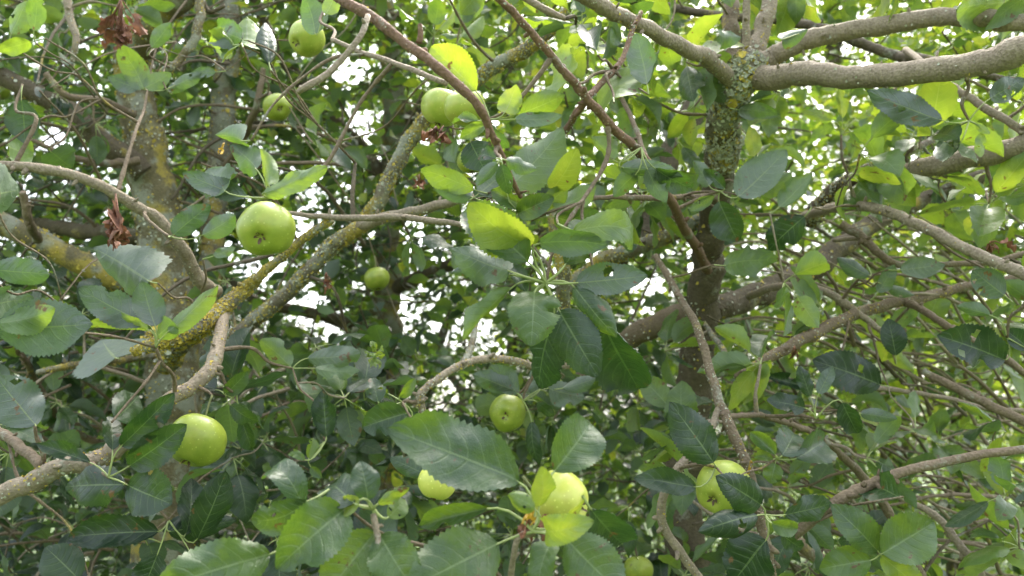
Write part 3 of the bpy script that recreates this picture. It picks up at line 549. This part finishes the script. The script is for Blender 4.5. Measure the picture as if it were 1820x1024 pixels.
cluster('L', 193, 848, 0.9, [(216, 792, 310, 698, .45, 8, .10, .35, 0), (205, 745, 246, 704, .6, 10, .2, .4, .05), (230, 828, 332, 754, .5, 10, .16, .4, 0), (160, 822, 64, 788, .38, 15, .12, .4, 0), (222, 862, 116, 866, .56, 12, .14, .4, 0.03), (226, 862, 306, 896, .82, 8, .2, .4, -.02), (200, 800, 195, 740, .5, 20, .15, .4, .04)])
cluster('L', 300, 925, 0.98, [(282, 945, 122, 955, .45, 10, .08, .4, 0), (350, 960, 402, 838, .5, 15, .05, .4, 0), (330, 950, 340, 850, .5, 30, .08, .4, .04), (300, 945, 420, 925, .6, 10, .06, .4, .04), (140, 1030, 80, 972, .8, 10, .2, .3, 0), (280, 985, 250, 1060, .7, 0, .08, .4, 0), (340, 985, 380, 1060, .7, 0, .06, .4, 0)])
cluster('L', 420, 700, 1.1, [(410, 720, 460, 750, .6, 20, .3, .8, 0), (400, 700, 440, 660, .6, 20, .4, .7, 0), (430, 745, 450, 800, .6, 10, .25, .8, 0), (395, 720, 355, 735, .5, 20, .4, .8, 0)], spur=True)
cluster('L', 578, 785, 1.05, [(580, 778, 574, 692, .55, 5, .08, .3, 0), (548, 815, 556, 778, .6, 20, .8, .6, 0), (542, 818, 514, 806, .4, 20, .72, .9, 0), (552, 830, 572, 850, .6, 10, .5, .6, 0)])
# nearest sprays along the bottom edge
cluster('R', 664, 905, 0.68, [(640, 888, 598, 918, .5, 30, .9, .5, 0, .4), (672, 896, 728, 866, .42, 20, .86, .8, 0), (690, 920, 720, 888, .8, 0, .72, .3, .03, .15), (654, 890, 640, 820, .78, 10, .34, .5, 0), (630, 895, 588, 862, .6, 10, .24, .5, .03),
    (665, 948, 575, 1062, .72, 0, .72, .8, -.03), (676, 952, 745, 1060, .66, 5, .56, .7, -.03), (612, 906, 490, 1012, .74, 4, .52, .7, -.05), (545, 892, 446, 925, .6, -25, .5, 1.8, -.02), (540, 900, 470, 850, .6, 30, .42, 1.3, .02), (480, 985, 270, 1050, .56, 4, .56, .5, -.04)], pr=0.0012)
cluster('R', 948, 945, 0.69, [(922, 856, 686, 762, .55, 26, .46, .4, -.04, .55), (866, 904, 744, 936, .42, 6, .5, .6, .0), (886, 966, 720, 1050, .62, 4, .58, .6, -.05), (985, 838, 1048, 752, .8, 8, .45, .5, .04),
    (1008, 960, 1108, 1060, .68, 4, .54, .6, -.03), (985, 965, 960, 1050, .7, 25, .62, 1.4, -.03), (1050, 905, 1105, 965, .6, 10, .08, .4, .05)], pr=0.0012, spur=False)
cluster('R', 950, 940, 0.665, [(958, 900, 962, 828, .46, 30, .9, .9, -.02), (950, 905, 902, 880, .8, 15, .82, 1.6, -.02), (972, 940, 1056, 926, .42, 10, .88, 1.3, -.03), (985, 935, 1040, 885, .25, 30, .93, .4, -.03)], spur=False)
cluster('R', 775, 848, 0.96, [(758, 844, 692, 814, .5, 8, .4, .4, 0)], spur=False)
cluster('R', 715, 715, 1.0, [(722, 735, 645, 760, .75, 8, .34, .5, 0), (672, 715, 660, 672, .7, 12, .3, .4, 0), (710, 705, 738, 672, .5, 20, .6, .7, 0), (730, 745, 700, 770, .5, 20, .5, .6, 0), (690, 700, 668, 690, .6, 20, .7, .7, 0)])
cluster('R', 930, 712, 1.25, [(945, 750, 958, 826, .42, 30, .18, .5, .0), (915, 695, 840, 665, .5, 165, .2, .4, 0), (920, 700, 870, 650, .6, 165, .3, .4, 0), (1000, 690, 1060, 672, .5, 165, .2, .4, 0), (955, 715, 985, 740, .5, 20, .4, .4, 0), (975, 690, 1040, 705, .5, 160, .25, .4, .05), (960, 690, 945, 655, .6, 160, .3, .4, 0.05)])
# right side
cluster('R', 1280, 340, 1.2, [(1278, 358, 1312, 430, .85, 10, .26, .4, 0), (1312, 350, 1398, 266, .58, 160, .35, .5, 0), (1350, 345, 1408, 306, .6, 165, .58, .4, 0), (1385, 368, 1444, 308, .6, 160, .56, .4, 0), (1270, 348, 1225, 375, .6, 160, .55, .5, 0), (1260, 330, 1232, 285, .6, 165, .3, .5, 0), (1430, 385, 1366, 445, .7, 10, .06, .3, .04), (1287, 472, 1388, 462, .42, 198, .4, .4, .05), (1288, 335, 1250, 300, .5, 10, .35, .5, 0)])
cluster('R', 1722, 215, 1.1, [(1674, 214, 1540, 160, .42, 196, .02, .3, 0), (1735, 220, 1760, 238, .5, 160, .8, .4, 0), (1745, 235, 1742, 280, .4, 160, .75, .4, 0), (1760, 175, 1822, 140, .5, 190, .1, .3, 0), (1705, 255, 1664, 258, .5, 190, .15, .3, .1)])
cluster('R', 1495, 240, 1.35, [(1497, 210, 1490, 158, .42, 20, .86, .3, 0), (1478, 212, 1424, 200, .4, 20, .72, .8, 0), (1520, 212, 1552, 188, .4, 20, .7, .5, 0), (1341, 278, 1332, 224, .5, 155, .97, .3, .0, .2), (1312, 195, 1386, 204, .35, 195, .3, .4, .05), (1480, 225, 1440, 245, .5, 160, .5, .4, 0), (1515, 235, 1560, 250, .5, 160, .3, .4, 0)])
cluster('R', 1420, 60, 1.25, [(1390, 70, 1436, 52, .75, 165, .4, .4, 0), (1278, 62, 1318, 66, .45, 165, .42, .4, .05), (1830, 0, 1700, 16, .42, 165, .6, .3, -.1)], spur=False)
cluster('R', 1540, 470, 1.35, [(1545, 490, 1488, 458, .6, 195, .15, .3, 0), (1592, 632, 1578, 566, .7, 10, .06, .3, 0), (1565, 684, 1444, 640, .55, 10, .05, .3, 0), (1440, 690, 1360, 668, .5, 10, .06, .3, 0), (1600, 480, 1680, 470, .5, 165, .4, .3, 0), (1560, 520, 1590, 470, .5, 165, .4, .3, 0), (1580, 510, 1625, 525, .5, 165, .3, .3, 0)])
cluster('R', 1790, 600, 1.1, [(1785, 640, 1665, 596, .62, 12, .08, .3, 0), (1785, 525, 1728, 480, .75, 190, .1, .3, 0), (1830, 620, 1785, 585, .7, 12, .08, .3, 0), (1760, 560, 1700, 545, .5, 160, .3, .3, 0)])
cluster('R', 1272, 830, 1.0, [(1268, 822, 1190, 714, .55, 8, .18, .3, 0), (1236, 866, 1126, 850, .42, 14, .22, .3, 0)], spur=True)
cluster('R', 1360, 915, 0.93, [(1352, 897, 1272, 846, .55, 6, .12, .5, -.04), (1346, 916, 1242, 945, .62, 8, .16, .4, -.05), (1395, 915, 1478, 894, .42, 20, .2, .4, .04), (1362, 960, 1300, 1040, .9, 15, .0, .3, .03), (1372, 930, 1418, 940, .7, 15, .6, .4, 0), (1390, 950, 1425, 975, .6, 15, .25, .4, 0)])
cluster('R', 1378, 816, 1.0, [(1378, 808, 1334, 768, .7, 10, .60, .4, 0), (1375, 816, 1340, 812, .6, 20, .74, .4, .01), (1378, 824, 1370, 860, 1.05, 6, .56, .3, 0), (1390, 810, 1410, 770, .6, 10, .3, .4, .05), (1415, 815, 1464, 784, .65, 12, .34, .4, .06)])
cluster('R', 1450, 744, 1.15, [(1497, 715, 1525, 770, .6, 10, .1, .5, 0), (1430, 725, 1362, 712, .5, 15, .08, .3, 0), (1455, 700, 1480, 650, .5, 160, .1, .3, 0), (1440, 705, 1420, 650, .5, 20, .1, .3, 0), (1530, 735, 1595, 745, .4, 190, .15, .3, 0)])
cluster('R', 1563, 985, 0.95, [(1562, 982, 1476, 896, .55, 8, .46, .4, 0), (1568, 984, 1660, 928, .8, 6, .62, .4, 0), (1548, 996, 1456, 1012, .7, 6, .62, .4, 0), (1566, 988, 1640, 1045, .5, 10, .86, .5, 0), (1550, 970, 1490, 960, .5, 15, .2, .4, .04), (1600, 885, 1548, 862, .5, 12, .22, .4, .08)])

# withered clusters, curled galls
def withered(tkey, hx, hy, d, n, spread, drop, mat, name, seed, size=(28, 52), label=None):
    r_ = np.random.default_rng(seed); hub = P(hx, hy, d)
    for k in range(n):
        ax = r_.normal(0, spread); ay = drop * r_.uniform(0.4, 1.0); ln = r_.uniform(*size)
        b = P(hx + ax * 0.4, hy + ay * 0.8, d + r_.normal(0, 0.01)); t = P(hx + ax, hy + ay * 0.8 + ln * (1 if drop >= 0 else -1) * r_.uniform(.5, 1), d + r_.normal(0, 0.02))
        add_leaf(TREES[tkey], b, t, r_.normal(size=3), 0, 0.3, hub=hub, nl=16, nw=3, mat=mat, name=name, ratio=r_.uniform(0.3, 0.55), bend=r_.uniform(-1.5, 1.5), fold=r_.uniform(0.6, 1.4), cup=r_.normal(0, 1.2), lump=0.035, wave=0.14, serr=0.1, bite=2, seed=seed + k, label=label, twist=r_.normal(0, 1.2))
withered('L', 206, 345, 1.03, 26, 12, 85, M_DEAD, 'withered_leaf', 11, (30, 55), label='withered brown leaf hanging in a bunch')
withered('L', 215, -5, 1.3, 30, 24, 75, M_DEAD, 'withered_leaf', 41, (20, 44), label='withered brown leaf near the top edge')
withered('L', 775, 225, 0.98, 9, 16, 18, M_DEAD, 'withered_leaf', 71, (16, 30), label='shrivelled brown leaf under the paired apples')
withered('R', 940, 915, 0.70, 7, 18, 22, M_DEAD, 'withered_leaf', 91, (20, 40), label='shrivelled brown leaf scrap by the lowest big apple')
withered('R', 948, 905, 0.668, 2, 8, 10, M_DEADY, 'withered_leaf', 95, (18, 26), label='yellowed leaf scrap by the lowest big apple')
withered('L', 580, 485, 1.4, 6, 6, 16, M_DEAD, 'withered_leaf', 101, (14, 22), label='small shrivelled brown leaf below the lichened bough')
withered('L', 745, 310, 1.3, 5, 5, 14, M_DEAD, 'withered_leaf', 111, (12, 20))
withered('R', 1412, 615, 1.3, 5, 8, 12, M_DEAD, 'withered_leaf', 121, (12, 20))
withered('R', 1760, 430, 1.15, 6, 16, 6, M_DEAD, 'withered_leaf', 131, (14, 26))
withered('L', 398, 255, 1.0, 3, 5, 10, M_DEADY, 'withered_leaf', 141, (14, 22), label='yellow dying leaf above the big apple')
withered('R', 1336, 822, 0.99, 1, 4, 3, M_DEADY, 'withered_leaf', 151, (26, 30), label='orange yellow dying leaf on the bare twig')
r_ = np.random.default_rng(5)
gh = P(665, 632, 1.05)
for k in range(16):
    dv = nrm(r_.normal(size=3)) * 0.016
    add_leaf(TREES['L'], gh + dv * 0.3, gh + dv * r_.uniform(0.8, 1.3), r_.normal(size=3), 0, 0.85, nl=12, nw=3, ratio=0.8, bend=r_.uniform(-2.5, 2.5), fold=0.9, wave=0.15, serr=0.08, seed=k, prio=1.0, name='curled_leaf', mat=M_LEAF)

# ------------------------------------------------------------------ apples
def apple(x, y, r, cal, label, mat=M_APG, R=0.030, d=None, stalk_len=0.022, squash=0.9):
    """cal: direction of the blossom end as (right, up, toward camera)"""
    d = d or FPX * R / r; R = r * d / FPX
    c = P(x, y, d); toc = nrm(CAM - c); rt = nrm(np.cross(UPV, toc)); up = np.cross(toc, rt)
    cv = nrm(cal[0] * rt + cal[1] * up + cal[2] * toc); Zs = -cv       # stalk end
    Xs = nrm(np.cross(Zs, [0.31, 0.4, 0.2])); Ys = np.cross(Zs, Xs); Fm = np.stack([Xs, Ys, Zs])
    r_ = np.random.default_rng(int(x + 3 * y)); nth, nph = 36, 28
    ph = np.linspace(0, math.pi, nph); th = np.arange(nth) / nth * 2 * math.pi
    rad = np.sin(ph) ** 0.92 * (1 + 0.05 * np.cos(ph)); z = squash * np.cos(ph)
    z = z - 0.30 * np.exp(-(rad / 0.26) ** 2) * (ph < 1.5) + 0.20 * np.exp(-(rad / 0.24) ** 2) * (ph > 1.6)
    lob = 1 + 0.018 * np.cos(5 * th + r_.uniform(0, 6)) * 1.0 + 0.02 * np.cos(2 * th + r_.uniform(0, 6)) + 0.012 * np.cos(3 * th + r_.uniform(0, 6))
    k = np.where(ph > 1.6, 1.6, 0.8)[:, None]
    Rm = rad[:, None] * (1 + (lob[None] - 1) * k)
    tl = r_.normal(0, 0.03, 2)
    V = np.stack([Rm * np.cos(th), Rm * np.sin(th), z[:, None] + (tl[0] * np.cos(th) + tl[1] * np.sin(th))[None] * rad[:, None]], -1).reshape(-1, 3) * R
    root = empty('apple', c - np.array([0, 0, R * 0.9]), label, 'apple', 'unripe apples on the tree'); off = c - np.array(root.location)
    link('fruit', mk_mesh('fruit', V @ Fm, grid_quads(nph, nth, True), [mat]), root, off)
    q = c + Zs * R * (squash - 0.30) ; e_ = q + Zs * stalk_len + np.array([0, 0, 0.016]) + r_.normal(0, 0.002, 3)
    s = catmull(np.array([q, (q + e_) / 2 + r_.normal(0, 0.0015, 3), e_]), 4)
    V, Q, uv = tube(s - c, np.linspace(0.0011, 0.0016, len(s)), 6); link('stalk', mk_mesh('stalk', V, Q, [M_STALK], uv), root, off)
    Vs, Qs, o_ = [], [], 0                                             # dried sepals
    for i in range(5):
        an = i * 1.2566 + r_.uniform(-.2, .2); dr = math.cos(an) * Xs + math.sin(an) * Ys
        g_, q_, _ = leaf_geo(nl=6, nw=1, ratio=0.42, bend=r_.uniform(-1.6, 0.4), fold=0.5, wave=0.05, serr=0, seed=i)
        b_ = cv * R * (squash - 0.20) + dr * R * 0.04; ax = nrm(dr * 0.8 + cv * r_.uniform(0.5, 1.3))
        Vs.append((g_ * R * r_.uniform(0.22, 0.32)) @ frame(ax, cv) + b_); Qs.append(q_ + o_); o_ += len(g_)
    link('calyx', mk_mesh('calyx', np.vstack(Vs), np.vstack(Qs), [M_CAL]), root, off)
    APPLES.append((x, y, r, d)); return e_
APPLES = []
apl = [
    (473, 408, 50, (-.24, -.34, .9), 'large smooth green apple with dark blossom end facing out, beside the lichened branch', M_APG, 'L'),
    (545, 68, 33, (-.62, -.3, .65), 'pale green apple tucked under a grey leaf by the snapped twig at top', M_APY, 'L'),
    (493, 191, 25, (.2, -.1, .95), 'small dark green apple hanging below the tip of the snapped twig', M_APG, 'L'),
    (785, 191, 37, (-.2, -.9, .2), 'pale yellow-green apple, left one of the touching pair behind the reddish bough', M_APY, 'L'),
    (826, 190, 36, (.3, -.9, -.2), 'pale yellow-green apple, right one of the touching pair crossed by the reddish bough', M_APY, 'L'),
    (670, 496, 23, (.1, -.8, .3), 'small round green apple in front of the dark back trunk', M_APG, 'L'),
    (349, 783, 50, (-.38, -.85, .2), 'green apple half hidden by dark leaves below the bent branch, lower left', M_APG, 'L'),
    (902, 734, 33, (-.15, -.2, .96), 'green apple with star-shaped blossom end hanging just above the biggest leaf', M_APG, 'R'),
    (777, 858, 34, (-.2, -.9, .1), 'yellow apple peeping out from under the biggest leaf', M_APJ, 'R'),
    (996, 890, 54, (.85, -.15, .35), 'big yellow apple wrapped in yellow leaflets at the bottom centre', M_APJ, 'R'),
    (1286, 868, 50, (-.45, -.5, .74), 'yellow-green apple partly covered by dark leaves, lower right', M_APY, 'R'),
    (1134, 1014, 27, (.1, -.9, .2), 'green apple cut by the bottom edge of the picture', M_APG, 'R'),
    (838, 286, 25, (.0, -.9, .3), 'shaded green apple behind the end of the reddish bough', M_APG, 'L'),
    (924, 107, 17, (.1, -.9, .3), 'tiny pale green apple under the grey lichened branch tip at top', M_APY, 'L'),
    (4, 164, 15, (.1, -.9, .3), 'small green apple at the left edge of the picture', M_APG, 'L'),
]
for x, y, r, cal, lab, mt, tk in apl:
    dd = {996: 0.735, 826: 1.03, 785: 1.13, 838: 1.16, 1286: 1.02, 349: 1.0, 777: 0.9}.get(x)
    end = apple(x, y, r, cal, lab, mt, d=dd)
    if x != 996: twig(tk, end, r0=0.002, seed=int(x), behind=APPLES[-1][3] + 0.01)

# ------------------------------------------------------------------ leafy spurs filling the middle distance
GAPS = [(70, 145, 22), (95, 245, 40), (285, 235, 30), (150, 260, 30), (475, 468, 48), (640, 225, 50), (690, 300, 45), (620, 130, 45), (545, 545, 60), (590, 585, 45), (700, 555, 55), (790, 590, 50), (800, 690, 45), (770, 720, 40), (850, 600, 40), (1235, 440, 32), (1225, 470, 30),
        (1335, 478, 36), (1500, 88, 75), (1240, 15, 30), (1160, 510, 50), (1150, 560, 40), (1115, 500, 30), (660, 120, 30), (540, 400, 40), (1130, 60, 40), (905, 620, 40), (1560, 585, 18), (1420, 620, 20), (1230, 820, 25), (1620, 290, 25), (420, 470, 20), (820, 930, 35)]
GA = np.array(GAPS, float); GA[:, 2] *= 0.74
def in_gap(x, y, r_, k=1.0, soft=0.9):
    d2 = ((GA[:, 0] - x) ** 2 + (GA[:, 1] - y) ** 2) / (GA[:, 2] * k) ** 2
    return d2.min() < 1 and r_.random() < soft
def blocked(x, y, d, pad):
    for ax, ay, ar, ad in APPLES:
        if d < ad + 0.05 and math.hypot(ax - x, ay - y) < ar + pad: return True
    return False
RESERVED = [(450, 575, 45), (520, 510, 48), (585, 445, 48), (690, 325, 45), (735, 240, 42), (865, 130, 40), (262, 270, 48), (285, 350, 52), (292, 440, 52), (398, 130, 45), (392, 280, 40), (205, 430, 60), (1285, 280, 60), (1240, 640, 50), (1480, 60, 70), (1600, 50, 70), (60, 300, 50), (1340, 520, 50), (1180, 560, 50), (965, 520, 150), (480, 410, 80), (1310, 140, 60), (1500, 130, 90), (1650, 110, 90), (1780, 90, 80), (800, 160, 80), (360, 600, 70), (500, 520, 60), (640, 400, 50), (1285, 240, 70), (830, 850, 110), (1000, 880, 70), (1640, 410, 60), (1250, 520, 60), (200, 400, 60), (350, 780, 60), (290, 520, 50), (395, 200, 40)]
r_ = np.random.default_rng(21); made = 0; tries = 0
UPW = np.array([0, 0, 1.0])
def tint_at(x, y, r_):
    """light put into leaf colour: brighter towards the upper right, darker to the lower left"""
    base = 0.40 + 0.13 * (x - 700) / 1100 - 0.12 * (y - 300) / 700 + (0.08 if y < 360 and x > 600 else 0) + (0.11 if y > 430 and x > 1300 else 0)  # colour raised at upper right and lower right to look more brightly lit
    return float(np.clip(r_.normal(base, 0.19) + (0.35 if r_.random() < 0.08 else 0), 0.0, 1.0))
while made < 430 and tries < 6000:
    tries += 1
    x, y = r_.uniform(-120, 1940), r_.uniform(-120, 1090); d = r_.uniform(1.15, 2.3)
    if x < 720 and y < 560: d = r_.uniform(1.6, 2.6)
    if x < 480 and y > 840 and r_.random() < 0.5: continue
    if x < 720 and y < 480 and r_.random() < 0.25: continue
    if x > 1400 and y > 400 and r_.random() < 0.35: continue
    if in_gap(x, y, r_, 1.15): continue
    if any(math.hypot(x - a, y - b) < c for a, b, c in RESERVED) and d < 2.05: continue
    if blocked(x, y, d, 60 / d): continue
    tk = 'L' if x < 790 else 'R'; hub = P(x, y, d)
    n = r_.integers(4, 8); made += 1
    twig(tk, hub, r0=0.0022, seed=made, mat=('brown', 'dark', 'smooth')[made % 3])
    a0 = r_.uniform(0, 6.28); ax = nrm(r_.normal(0, 1, 3) * [1, 1, .6] + [0, -0.3, 0.1])
    for k in range(n):
        an = a0 + k * 2.4; u = nrm(np.cross(ax, [0.2, 0.9, 0.35])); v = np.cross(ax, u)
        dr = nrm(0.75 * ax + (math.cos(an) * u + math.sin(an) * v) + [0, 0, -0.15])
        ln = r_.uniform(0.05, 0.092) * (0.85 if x < 720 and y < 560 else 1); pt = r_.uniform(0.012, 0.03)
        nh = UPW + r_.normal(0, 0.45, 3); bs = hub + dr * pt; tp = bs + nrm(dr + [0, 0, -0.25]) * ln
        mx, my, md = proj((bs + tp) / 2)
        if blocked(mx, my, md, 22 / d) or in_gap(mx, my, r_, 0.8, 0.8): continue
        add_leaf(TREES[tk], bs, tp, nh, 0, min(0.84, tint_at(x, y, r_) - (0.10 if x < 720 else 0)), hub=hub, nl=18, nw=3, ratio=r_.uniform(0.48, 0.74), bend=r_.uniform(-0.3, 1.7), fold=r_.uniform(0.05, 0.6), wave=r_.uniform(0.01, 0.06), cup=r_.normal(0, 0.7), lump=r_.uniform(0.004, 0.016), serr=0.035, bite=int(r_.random() < 0.2), seed=made * 10 + k, twist=r_.normal(0, 0.3))  # left side darkened further in colour, for the dim crown interior
for t_ in TREES.values():
    if t_.leaves: flush_leaves(t_)

# ------------------------------------------------------------------ outer crown and the trees behind (many small leaves in one part)
LQ = [(.5, .4, .3), (.58, .8, .2), (.62, .2, .5), (.5, 1.2, .3)]
TEMPL_FAR = [leaf_geo(nl=2, nw=1, ratio=q * 1.1, bend=b, fold=f, wave=0, serr=0, seed=i, quilt=0) for i, (q, b, f) in enumerate(LQ)]
TEMPL = [leaf_geo(nl=3, nw=1, ratio=q, bend=b, fold=f, wave=0, serr=0, seed=i, quilt=0) for i, (q, b, f) in enumerate([(.5, .4, .3), (.58, .8, .2), (.62, .2, .5), (.5, 1.2, .3)])]
def scatter_leaves(pos, size, tint, r_, up_bias=1.0, name='crown', parent=None, loc=np.zeros(3), droop=0.25, far=False):
    n = len(pos); Y = r_.normal(size=(n, 3)) * [1, 1, .55] - [0, 0, droop]; Y /= np.linalg.norm(Y, axis=1)[:, None]
    Z = r_.normal(size=(n, 3)) * 0.55 + [0, 0, up_bias]; Z -= (Z * Y).sum(1)[:, None] * Y; Z /= np.linalg.norm(Z, axis=1)[:, None] + 1e-9
    X = np.cross(Y, Z); Vs, Qs, Ts, off = [], [], [], 0; which = r_.integers(0, len(TEMPL), n)
    for k, (V, Q, uv) in enumerate(TEMPL_FAR if far else TEMPL):
        i = np.where(which == k)[0]
        if not len(i): continue
        W = pos[i][:, None] + size[i][:, None, None] * (V[None, :, 0:1] * X[i][:, None] + V[None, :, 1:2] * Y[i][:, None] + V[None, :, 2:3] * Z[i][:, None])
        Vs.append(W.reshape(-1, 3) - loc); Qs.append((Q[None] + (off + np.arange(len(i)) * len(V))[:, None, None]).reshape(-1, 4)); Ts.append(np.repeat(tint[i], len(V))); off += len(i) * len(V)
    o = link(name, mk_mesh(name, np.vstack(Vs), np.vstack(Qs), [M_FOL], None, np.concatenate(Ts)), parent); o['kind'] = 'stuff'; return o
def spur_positions(n_hub, per, xr, yr, dr, r_, gapk=0.95, soft=0.9):
    out = []; hubs = []
    for _ in range(n_hub):
        x, y, d = r_.uniform(*xr), r_.uniform(*yr), r_.uniform(*dr)
        if in_gap(x, y, r_, gapk, soft) or blocked(x, y, d, 30): continue
        if x > 1330 and y > 330 and r_.random() < 0.62: continue
        h = P(x, y, d)
        if h[2] < 0.5: continue
        hubs.append(h); q = h + r_.normal(0, 0.04, (per, 3))
        for p in q:
            u, v, _ = proj(p)
            if not in_gap(u, v, r_, gapk * 0.8, soft): out.append(p)
    return np.array(out), np.array(hubs)
def fine_twigs(tr, hubs, r_, name='fine_twigs', k=0.10):
    Vs, Qs, off = [], [], 0
    us = []
    for h in hubs:
        dr = nrm(r_.normal(0, 1, 3) * [1, .8, .6]); ln = r_.uniform(0.12, 0.4)
        s = catmull(np.array([h - dr * ln, h - dr * ln * 0.5 + r_.normal(0, 0.12 * ln, 3), h]), 4)
        V, Q, uv = tube(s - tr.base, np.linspace(0.0035, 0.0014, len(s)), 4, caps=False); Vs.append(V); Qs.append(Q + off); us.append(uv); off += len(V)
    o = link(name, mk_mesh(name, np.vstack(Vs), np.vstack(Qs), [BARK['dark']], np.vstack(us)), tr.root); o['kind'] = 'stuff'
for key, xr, seed, nh in (('L', (-500, 780), 31, 1800), ('R', (780, 2300), 32, 1950), ('B', (0, 1500), 33, 1700)):
    r_ = np.random.default_rng(seed)
    pos, hubs = spur_positions(nh, 8, xr, (-420, 1130), (2.15, 3.4) if key != 'B' else (2.8, 4.2), r_)
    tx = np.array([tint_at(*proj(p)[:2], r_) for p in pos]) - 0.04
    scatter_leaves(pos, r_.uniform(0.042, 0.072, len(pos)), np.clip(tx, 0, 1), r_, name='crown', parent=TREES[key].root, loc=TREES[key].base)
    fine_twigs(TREES[key], hubs[::2], r_)
# arching bare twigs deep in the right and left of the crown, each one its own
r_ = np.random.default_rng(55)
for k in range(215):
    right = k < 130
    x, y = (r_.uniform(1330, 1850), r_.uniform(380, 1040)) if right else (r_.uniform(-20, 560), r_.uniform(620, 1040) if k % 2 else r_.uniform(0, 560))
    d = r_.uniform(1.5, 2.6) if right else r_.uniform(1.35, 2.4); ln = r_.uniform(120, 330); an = r_.normal(0.45, 0.28) if right else r_.normal(-0.2, 0.6); sg = r_.uniform(0.05, 0.22) * ln
    p0 = (x - ln / 2 * math.cos(an), y - ln / 2 * math.sin(an)); p1 = (x + ln / 2 * math.cos(an), y + ln / 2 * math.sin(an))
    if any(blocked(p0[0] + (p1[0] - p0[0]) * f_, p0[1] + (p1[1] - p0[1]) * f_ - 4 * f_ * (1 - f_) * sg, d, 14) for f_ in np.linspace(0, 1, 9)): continue
    B('R' if right else 'L', [(p0[0], p0[1], d - 0.1), (x + sg * math.sin(an), y - sg * math.cos(an), d), (p1[0], p1[1], d + 0.12)], np.array([3.2, 4.4, 5.6]) * r_.uniform(0.6, 1.5), ('brown', 'smooth', 'dark', 'brown')[k % 4], name='twig', nodes=False)

def back_tree(px, py, d, rx, rz, n, tint, label, seed, size=(0.05, 0.09), gap=1.0):
    r_ = np.random.default_rng(seed); c = P(px, py, d); base = np.array([c[0], c[1], -0.05])
    root = empty('background_tree', base, label, 'tree', 'trees closing off the view behind the apple trees')
    pth = catmull(np.array([base, base + [0.1, 0, c[2] * 0.5], c + r_.normal(0, .1, 3), c + [0.2, 0, rz * 0.7]]), 6)
    V, Q, uv = tube(pth - base, np.linspace(0.14, 0.03, len(pth)), 10, 0.05, seed); link('trunk', mk_mesh('trunk', V, Q, [BARK['dark']], uv), root)
    for k in range(9):
        q = pth[r_.integers(6, len(pth) - 2)]; an = r_.uniform(0, 6.28); e_ = c + np.array([math.cos(an) * rx * .75, math.sin(an) * rx * .75, r_.uniform(-.7, .8) * rz])
        s = catmull(np.array([q, (q + e_) / 2 + r_.normal(0, .15, 3), e_]), 6); V, Q, uv = tube(s - q, np.linspace(0.045, 0.008, len(s)), 6, 0.05, seed + k)
        link('limb', mk_mesh('limb', V, Q, [BARK['dark']], uv), root, q - base)
    nh = n // 16; u = r_.normal(size=(nh, 3)); u /= np.linalg.norm(u, axis=1)[:, None]; u *= (r_.random(nh) ** 0.45)[:, None]
    lump = 1 + 0.18 * np.sin(u[:, 0] * 5 + seed) * np.cos(u[:, 2] * 6)
    h = c + u * [rx, rx, rz] * lump[:, None]; pos = (h[:, None] + r_.normal(0, 0.13, (nh, 16, 3))).reshape(-1, 3)
    pos = pos[pos[:, 2] > 0.05]
    if gap:
        keep = np.array([not in_gap(*proj(p)[:2], r_, gap * 0.9, 0.7) for p in pos]); pos = pos[keep]
    tn = np.clip(r_.normal(tint, 0.14, len(pos)) , 0, 1)
    scatter_leaves(pos, r_.uniform(*size, len(pos)), tn, r_, name='crown', parent=root, loc=base, far=True)
back_tree(1650, 560, 6.0, 2.1, 2.0, 26000, 0.78, 'bright yellow-green tree far behind the long bare boughs at the right edge', 201)
back_tree(1180, 640, 6.8, 2.0, 1.9, 24000, 0.64, 'mid green tree far behind the dark forked trunk', 202)
back_tree(760, 760, 6.4, 1.8, 1.5, 18000, 0.44, 'mid green tree far behind the lowest apples at the bottom centre', 203)
back_tree(260, 640, 5.6, 2.0, 1.9, 24000, 0.36, 'dark green tree far behind the lichened trunk, lower left', 204)
back_tree(1500, 60, 7.2, 2.2, 1.8, 22000, 0.62, 'pale green tree top showing behind the bare boughs at top right', 205)
back_tree(330, 60, 7.0, 2.2, 1.8, 20000, 0.42, 'green tree top showing through gaps at top left', 206)
back_tree(900, 120, 7.6, 2.2, 1.8, 20000, 0.56, 'light green tree top showing behind the reddish bough', 207)
# hedgerow that closes the horizon
r_ = np.random.default_rng(301); hb = np.array([0.0, 13.0, -0.05]); nH = 30000
hd = empty('hedge', hb, 'long leafy hedge closing off the view low behind all the trees', 'hedge')
hx = r_.uniform(-12, 12, nH); top = np.where(hx > 2, 3.6, 2.3) + 0.4 * np.sin(hx * 1.3) + 0.3 * np.sin(hx * 3.1)
pos = np.stack([hx, 13 + r_.normal(0, 0.6, nH), top * r_.random(nH) ** 0.8], -1)
scatter_leaves(pos, r_.uniform(0.10, 0.18, nH), np.clip(r_.normal(0.5, 0.15, nH), 0, 1), r_, name='foliage', parent=hd, loc=hb, far=True)
for k in range(24):
    b_ = np.array([r_.uniform(-11, 11), 13 + r_.normal(0, .3), -0.1]); e_ = b_ + [r_.normal(0, .4), r_.normal(0, .2), r_.uniform(1.5, 2.6)]
    s_ = catmull(np.array([b_, (b_ + e_) / 2 + r_.normal(0, .12, 3), e_]), 5); V, Q, uv = tube(s_ - b_, np.linspace(0.04, 0.012, len(s_)), 6, 0.05, k); link('stem', mk_mesh('stem', V, Q, [BARK['dark']], uv), hd, b_ - hb)
